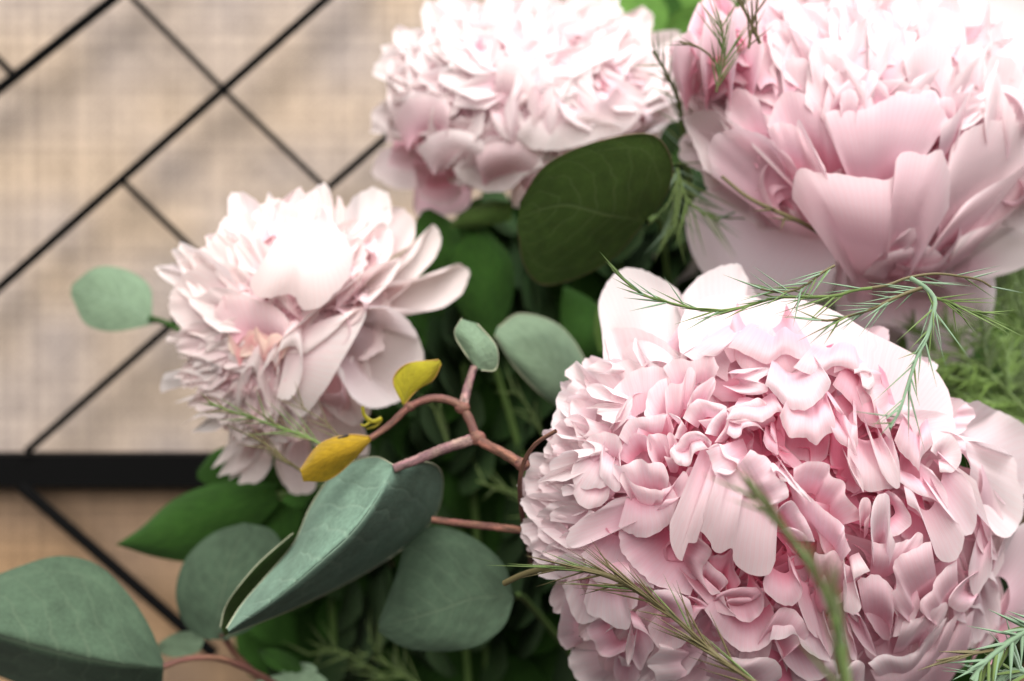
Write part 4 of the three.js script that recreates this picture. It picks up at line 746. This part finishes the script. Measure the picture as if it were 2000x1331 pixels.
function sprigBranch(g, pts, o) {
  const curve = new THREE.CatmullRomCurve3(pts, false, 'centripetal');
  mesh(o.name ?? 'branch', tube(pts, o.r0, o.r1, 24, 7), o.stem, g);
  const n = Math.round(o.n * 0.82), view = new THREE.Vector3(0, 0, 1);
  for (let i = 0; i < n; i++) {
    const t = lerp(o.t0 ?? 0.03, 1, (i + rr(-0.9, 0.9)) / n), tt = clamp01(t), a = curve.getPointAt(tt), tan = curve.getTangentAt(tt);
    if (o.back) tan.negate();
    const side = new THREE.Vector3().crossVectors(view, tan).normalize().multiplyScalar((o.oneSide ? o.oneSide : (rnd() < 0.5 ? 1 : -1)));
    const ang = rr(...o.ang) + (rnd() < 0.12 ? rr(0, 0.5) : 0), len = rr(...o.len) * (o.taper ? lerp(1, 0.55, tt) : 1);
    const dir = tan.clone().multiplyScalar(Math.cos(ang)).addScaledVector(side, Math.sin(ang)).addScaledVector(view, rr(-0.25, 0.35)).normalize();
    needle(g, a, a.clone().addScaledVector(dir, len), rr(...o.nr) * 0.8, o.mats[Math.floor(rnd() * o.mats.length)]);
  }
}
{
  const g = thing('fern_sprig', 'fine green fern sprig lying across the top of the front peony', 'fern', at(1800, 560, 0.262), 'fine fern sprigs in the bouquet');
  const s = { stem: M.fernBrown, mats: [M.fern, M.fernBlue, M.fernBlue], nr: [.00022, .00036] };
  sprigBranch(g, framePts('E', [1850, 190, 1800, 160, 1700, 140, 1590, 130, 1460, 150, 1380, 180, 1300, 195], .268, .262), { ...s, r0: .0003, r1: .0005, n: 10, ang: [.25, .5], len: [.010, .014], back: 1, name: 'stem' });
  sprigBranch(g, framePts('E', [1300, 195, 1220, 205, 1140, 230, 1000, 236, 860, 240, 700, 285, 560, 300, 400, 270, 250, 225, 170, 165, 110, 110], .262, .252), { ...s, mats: [M.fern, M.fern, M.fernBlue], r0: .0005, r1: .0003, n: 60, ang: [.0, .3], len: [.008, .021], taper: 1, stem: M.fern });
  sprigBranch(g, framePts('E', [1130, 92, 1080, 120, 1020, 165, 960, 200, 880, 215, 790, 200], .262, .256), { ...s, r0: .0004, r1: .0003, n: 26, ang: [.15, .5], len: [.008, .014] });
  sprigBranch(g, framePts('E', [1545, 190, 1470, 215, 1400, 245, 1300, 292, 1200, 322, 1100, 345, 1030, 335], .258, .25), { ...s, r0: .0006, r1: .0003, n: 32, ang: [.1, .55], len: [.007, .015] });
  sprigBranch(g, framePts('E', [1480, 150, 1545, 190, 1590, 245, 1585, 310, 1555, 420, 1515, 500, 1490, 570, 1455, 680, 1430, 760, 1385, 840], .26, .236), { ...s, mats: [M.fernBlue, M.fernBlue, M.fern], stem: M.fernBlue, r0: .0007, r1: .0003, n: 36, ang: [.15, .65], len: [.008, .017] });
  sprigBranch(g, framePts('E', [1590, 240, 1660, 260, 1730, 295, 1800, 320], .26, .256), { ...s, mats: [M.fern], stem: M.fern, r0: .0005, r1: .0003, n: 24, ang: [.1, .5], len: [.009, .016] });
}
{
  const g = thing('fern_sprig', 'dark olive fern sprig drooping over the lower left of the front peony', 'fern', at(1010, 1125, 0.262), 'fine fern sprigs in the bouquet');
  const s = { stem: M.fernBrown, mats: [M.fernBrown, M.fernBrown, M.fern], nr: [.00026, .00042] };
  const path = framePts('C', [-60, 560, 60, 500, 200, 455, 400, 440, 600, 458, 800, 520, 950, 600, 1150, 735, 1350, 900, 1500, 1040, 1700, 1200, 1850, 1300, 2000, 1400], .275, .228);
  sprigBranch(g, path, { ...s, r0: .0009, r1: .0006, n: 64, t0: .25, ang: [-.02, .16], len: [.012, .024], back: 1, name: 'stem' });
  sprigBranch(g, path.slice(4), { ...s, mats: [M.fernBrown, M.fernBrown], r0: .0005, r1: .0005, n: 20, ang: [.2, .6], len: [.012, .021], back: 1 });
}
{
  const g = thing('fern_sprig', 'blurred olive fern sprig standing close before the front peony', 'fern', at(1655, 1400, 0.2), 'fine fern sprigs in the bouquet');
  const s = { stem: M.fern, mats: [M.fern, M.fernBrown], nr: [.0003, .0005] };
  const path = [at(1660, 1420, .165), at(1648, 1300, .165), at(1628, 1200, .165), at(1585, 1110, .168), at(1530, 1035, .172), at(1480, 970, .178)];
  sprigBranch(g, path, { ...s, r0: .0012, r1: .0004, n: 50, ang: [.0, .16], len: [.01, .018], name: 'stem' });
}
{
  const g = thing('fern_sprig', 'blue green fern sprig in the corner below the right side of the front peony', 'fern', at(2010, 1330, 0.25), 'fine fern sprigs in the bouquet');
  const s = { stem: M.fernBlue, mats: [M.fernBlue, M.fernBlue, M.fern], nr: [.0004, .0008] };
  sprigBranch(g, framePts('D', [2100, 720, 2000, 780, 1900, 850, 1800, 930, 1720, 1010, 1660, 1100], .255, .246), { ...s, r0: .0009, r1: .0006, n: 34, ang: [.15, .8], len: [.008, .016], name: 'stem' });
  sprigBranch(g, framePts('D', [2040, 1060, 1960, 1030, 1880, 1040, 1800, 1100], .262, .262), { ...s, r0: .0007, r1: .0005, n: 22, ang: [.3, 1.1], len: [.010, .016] });
  sprigBranch(g, framePts('D', [1800, 900, 1660, 930, 1540, 950, 1430, 972], .25, .246), { ...s, mats: [M.fernBrown], stem: M.fernBrown, r0: .0004, r1: .0002, n: 5, ang: [.05, .2], len: [.008, .012] });
}
{
  const g = thing('fern_sprig', 'small green fern sprig laid over the petals of the open left peony', 'fern', at(640, 870, 0.315), 'fine fern sprigs in the bouquet');
  const s = { stem: M.fern, mats: [M.fern, M.fern, M.fernBrown], nr: [.00026, .0004] };
  sprigBranch(g, framePts('L', [700, 1110, 600, 1060, 480, 1020, 380, 985, 300, 960, 220, 925], .318, .312), { ...s, r0: .0006, r1: .0003, n: 34, ang: [.12, .45], len: [.010, .02], taper: 1, name: 'stem' });
  sprigBranch(g, framePts('L', [620, 1220, 560, 1180, 470, 1110, 380, 1055], .32, .316), { ...s, mats: [M.fernBrown, M.fernBrown], stem: M.fernBrown, r0: .0006, r1: .0003, n: 16, ang: [.05, .2], len: [.010, .016] });
  sprigBranch(g, framePts('L', [760, 1080, 700, 1010, 620, 960, 560, 900], .32, .318), { ...s, mats: [M.fernBrown], stem: M.fernBrown, r0: .0003, r1: .0002, n: 6, ang: [.2, .5], len: [.009, .014] });
}
{
  const g = thing('fern_sprig', 'bright green fern sprig rising between the top white peony and the tall pink peony', 'fern', at(1350, 420, 0.335), 'fine fern sprigs in the bouquet');
  const s = { stem: M.fern, mats: [M.fern, M.fern, M.fernBlue], nr: [.0003, .0005] };
  sprigBranch(g, framePts('T', [1560, 1020, 1540, 900, 1530, 780, 1505, 620, 1490, 480, 1430, 340, 1370, 240], .405, .328), { ...s, r0: .0016, r1: .0005, n: 40, ang: [.15, .6], len: [.010, .022], name: 'stem' });
  sprigBranch(g, framePts('T', [1480, 780, 1500, 860, 1530, 930, 1600, 990, 1680, 1020], .345, .345), { ...s, r0: .0006, r1: .0004, n: 30, ang: [.2, .9], len: [.012, .024] });
  sprigBranch(g, framePts('T', [1440, 760, 1480, 880, 1480, 980, 1470, 1060], .352, .352), { ...s, r0: .0006, r1: .0004, n: 26, ang: [.2, .9], len: [.012, .024] });
}
{
  const g = thing('fern_sprig', 'thin brown and green twigs in front of the small rose pink peony', 'fern', at(1410, 200, 0.304), 'fine fern sprigs in the bouquet');
  const s = { stem: M.fernBrown, mats: [M.fern, M.fernBrown], nr: [.0003, .0005] };
  sprigBranch(g, framePts('R', [220, 400, 235, 330, 255, 260, 250, 170, 240, 90], .306, .303), { ...s, mats: [M.fern], r0: .0005, r1: .0003, n: 26, ang: [.15, .5], len: [.010, .018], name: 'stem' });
  sprigBranch(g, framePts('R', [410, 190, 385, 130, 350, 60, 320, -20], .306, .303), { ...s, mats: [M.fernBrown], r0: .0006, r1: .0004, n: 8, ang: [.1, .4], len: [.008, .014] });
  sprigBranch(g, framePts('R', [360, 210, 375, 120, 395, 40, 400, -20], .306, .303), { ...s, mats: [M.fernBrown], r0: .0005, r1: .0003, n: 7, ang: [.1, .4], len: [.008, .014] });
  sprigBranch(g, framePts('R', [230, 290, 180, 230, 120, 195, 60, 180], .306, .303), { ...s, mats: [M.fernBrown], r0: .0004, r1: .0003, n: 5, ang: [.1, .4], len: [.008, .012] });
}
{
  const g = thing('fern_twig', 'thin brown twig crossing below the left petals of the tall pink peony', 'twig', at(1600, 450, 0.31));
  mesh('stem', tube(P3([1410, 345, .322, 1460, 385, .318, 1510, 410, .315, 1570, 437, .315, 1625, 470, .32]), .0006, .0009, 24, 7), M.fernBrown, g);
  for (const [x0, y0, x1, y1] of [[1510, 410, 1470, 412], [1520, 412, 1500, 402], [1535, 420, 1525, 450], [1560, 432, 1500, 425]]) needle(g, at(x0, y0, .315), at(x1, y1, .313), .0004, M.fernBrown);
}
// soft fern plumes far behind on the right
{
  const plumes = [[[2100, 900], [2000, 800], [1920, 720], [1850, 690], [1790, 685]], [[2100, 700], [2010, 660], [1940, 600], [1900, 540]], [[2150, 850], [2050, 780], [1960, 760], [1880, 760]], [[2150, 620], [2060, 580], [1990, 560], [1940, 530]], [[2100, 980], [2020, 860], [1940, 800], [1870, 800]]];
  const labels = ['bright green fern plume reaching in behind the tall pink peony, touching its lowest petal', 'short green fern plume under the right curled petal of the tall pink peony', 'green fern plume behind the right shoulder of the front peony', 'green fern plume at the right edge below the tall pink peony', 'lower green fern plume just above the mauve back petal of the front peony'];
  plumes.forEach((path, i) => {
    const d = 0.37 + 0.012 * i, g = thing('fern_plume', labels[i], 'fern', at(...path[0], d), 'fern plumes behind the peonies');
    const pts = path.map(([x, y]) => at(x, y, d)), curve = new THREE.CatmullRomCurve3(pts);
    mesh('stem', tube(pts, .0012, .0004, 24, 6), M.fern, g);
    for (let k = 0; k < 14; k++) {
      const t = (k + 0.5) / 14, a = curve.getPointAt(t), tan = curve.getTangentAt(t), s = new THREE.Vector3().crossVectors(new THREE.Vector3(0, 0, 1), tan).normalize().multiplyScalar(k % 2 ? 1 : -1);
      const dir = tan.clone().multiplyScalar(0.75).addScaledVector(s, 0.65).normalize(), end = a.clone().addScaledVector(dir, lerp(.030, .012, t)), parts = [];
      for (let q = 0; q < 34; q++) {
        const st = a.clone().lerp(end, q / 34), dd = dir.clone().addScaledVector(new THREE.Vector3(rr(-1, 1), rr(-1, 1), rr(-1, 1)), 0.7).normalize(), n2 = needleGeo.clone();
        n2.applyMatrix4(new THREE.Matrix4().compose(st, new THREE.Quaternion().setFromUnitVectors(UPV, dd), new THREE.Vector3(.0004, rr(.007, .013), .0004)));
        parts.push(n2);
      }
      const mg = mergeGeometries(parts); mg.userData = {};
      mesh('frond', mg, k % 4 ? M.plume : M.fern, g).userData.kind = 'stuff';
    }
  });
}
// fine fern in the dark gap left of the front peony
{
  const g = thing('fern_sprig', 'shadowed green fern tufts in the dark gap beside the twig fork', 'fern', at(1000, 1000, 0.42), 'fine fern sprigs in the bouquet');
  const s = { stem: M.fern, mats: [M.fern], nr: [.0004, .0006] };
  sprigBranch(g, P3([1040, 1010, .41, 1000, 960, .41, 960, 950, .41, 930, 940, .41]), { ...s, r0: .0006, r1: .0004, n: 12, ang: [.2, .9], len: [.008, .014], name: 'stem' });
  sprigBranch(g, P3([1060, 850, .41, 1040, 810, .41, 1020, 780, .41, 1000, 760, .41]), { ...s, r0: .0006, r1: .0004, n: 12, ang: [.2, .9], len: [.008, .014] });
  sprigBranch(g, P3([880, 880, .41, 860, 830, .41, 845, 790, .41]), { ...s, r0: .0006, r1: .0004, n: 7, ang: [.2, .7], len: [.008, .014] });
  sprigBranch(g, P3([760, 1330, .43, 700, 1290, .43, 650, 1270, .43, 600, 1280, .43]), { ...s, r0: .0006, r1: .0004, n: 18, ang: [.2, .9], len: [.010, .018] });
  sprigBranch(g, P3([820, 1340, .43, 760, 1300, .43, 720, 1250, .43]), { ...s, r0: .0006, r1: .0004, n: 24, ang: [.2, .9], len: [.012, .022] });
}

renderer.render(scene, camera);
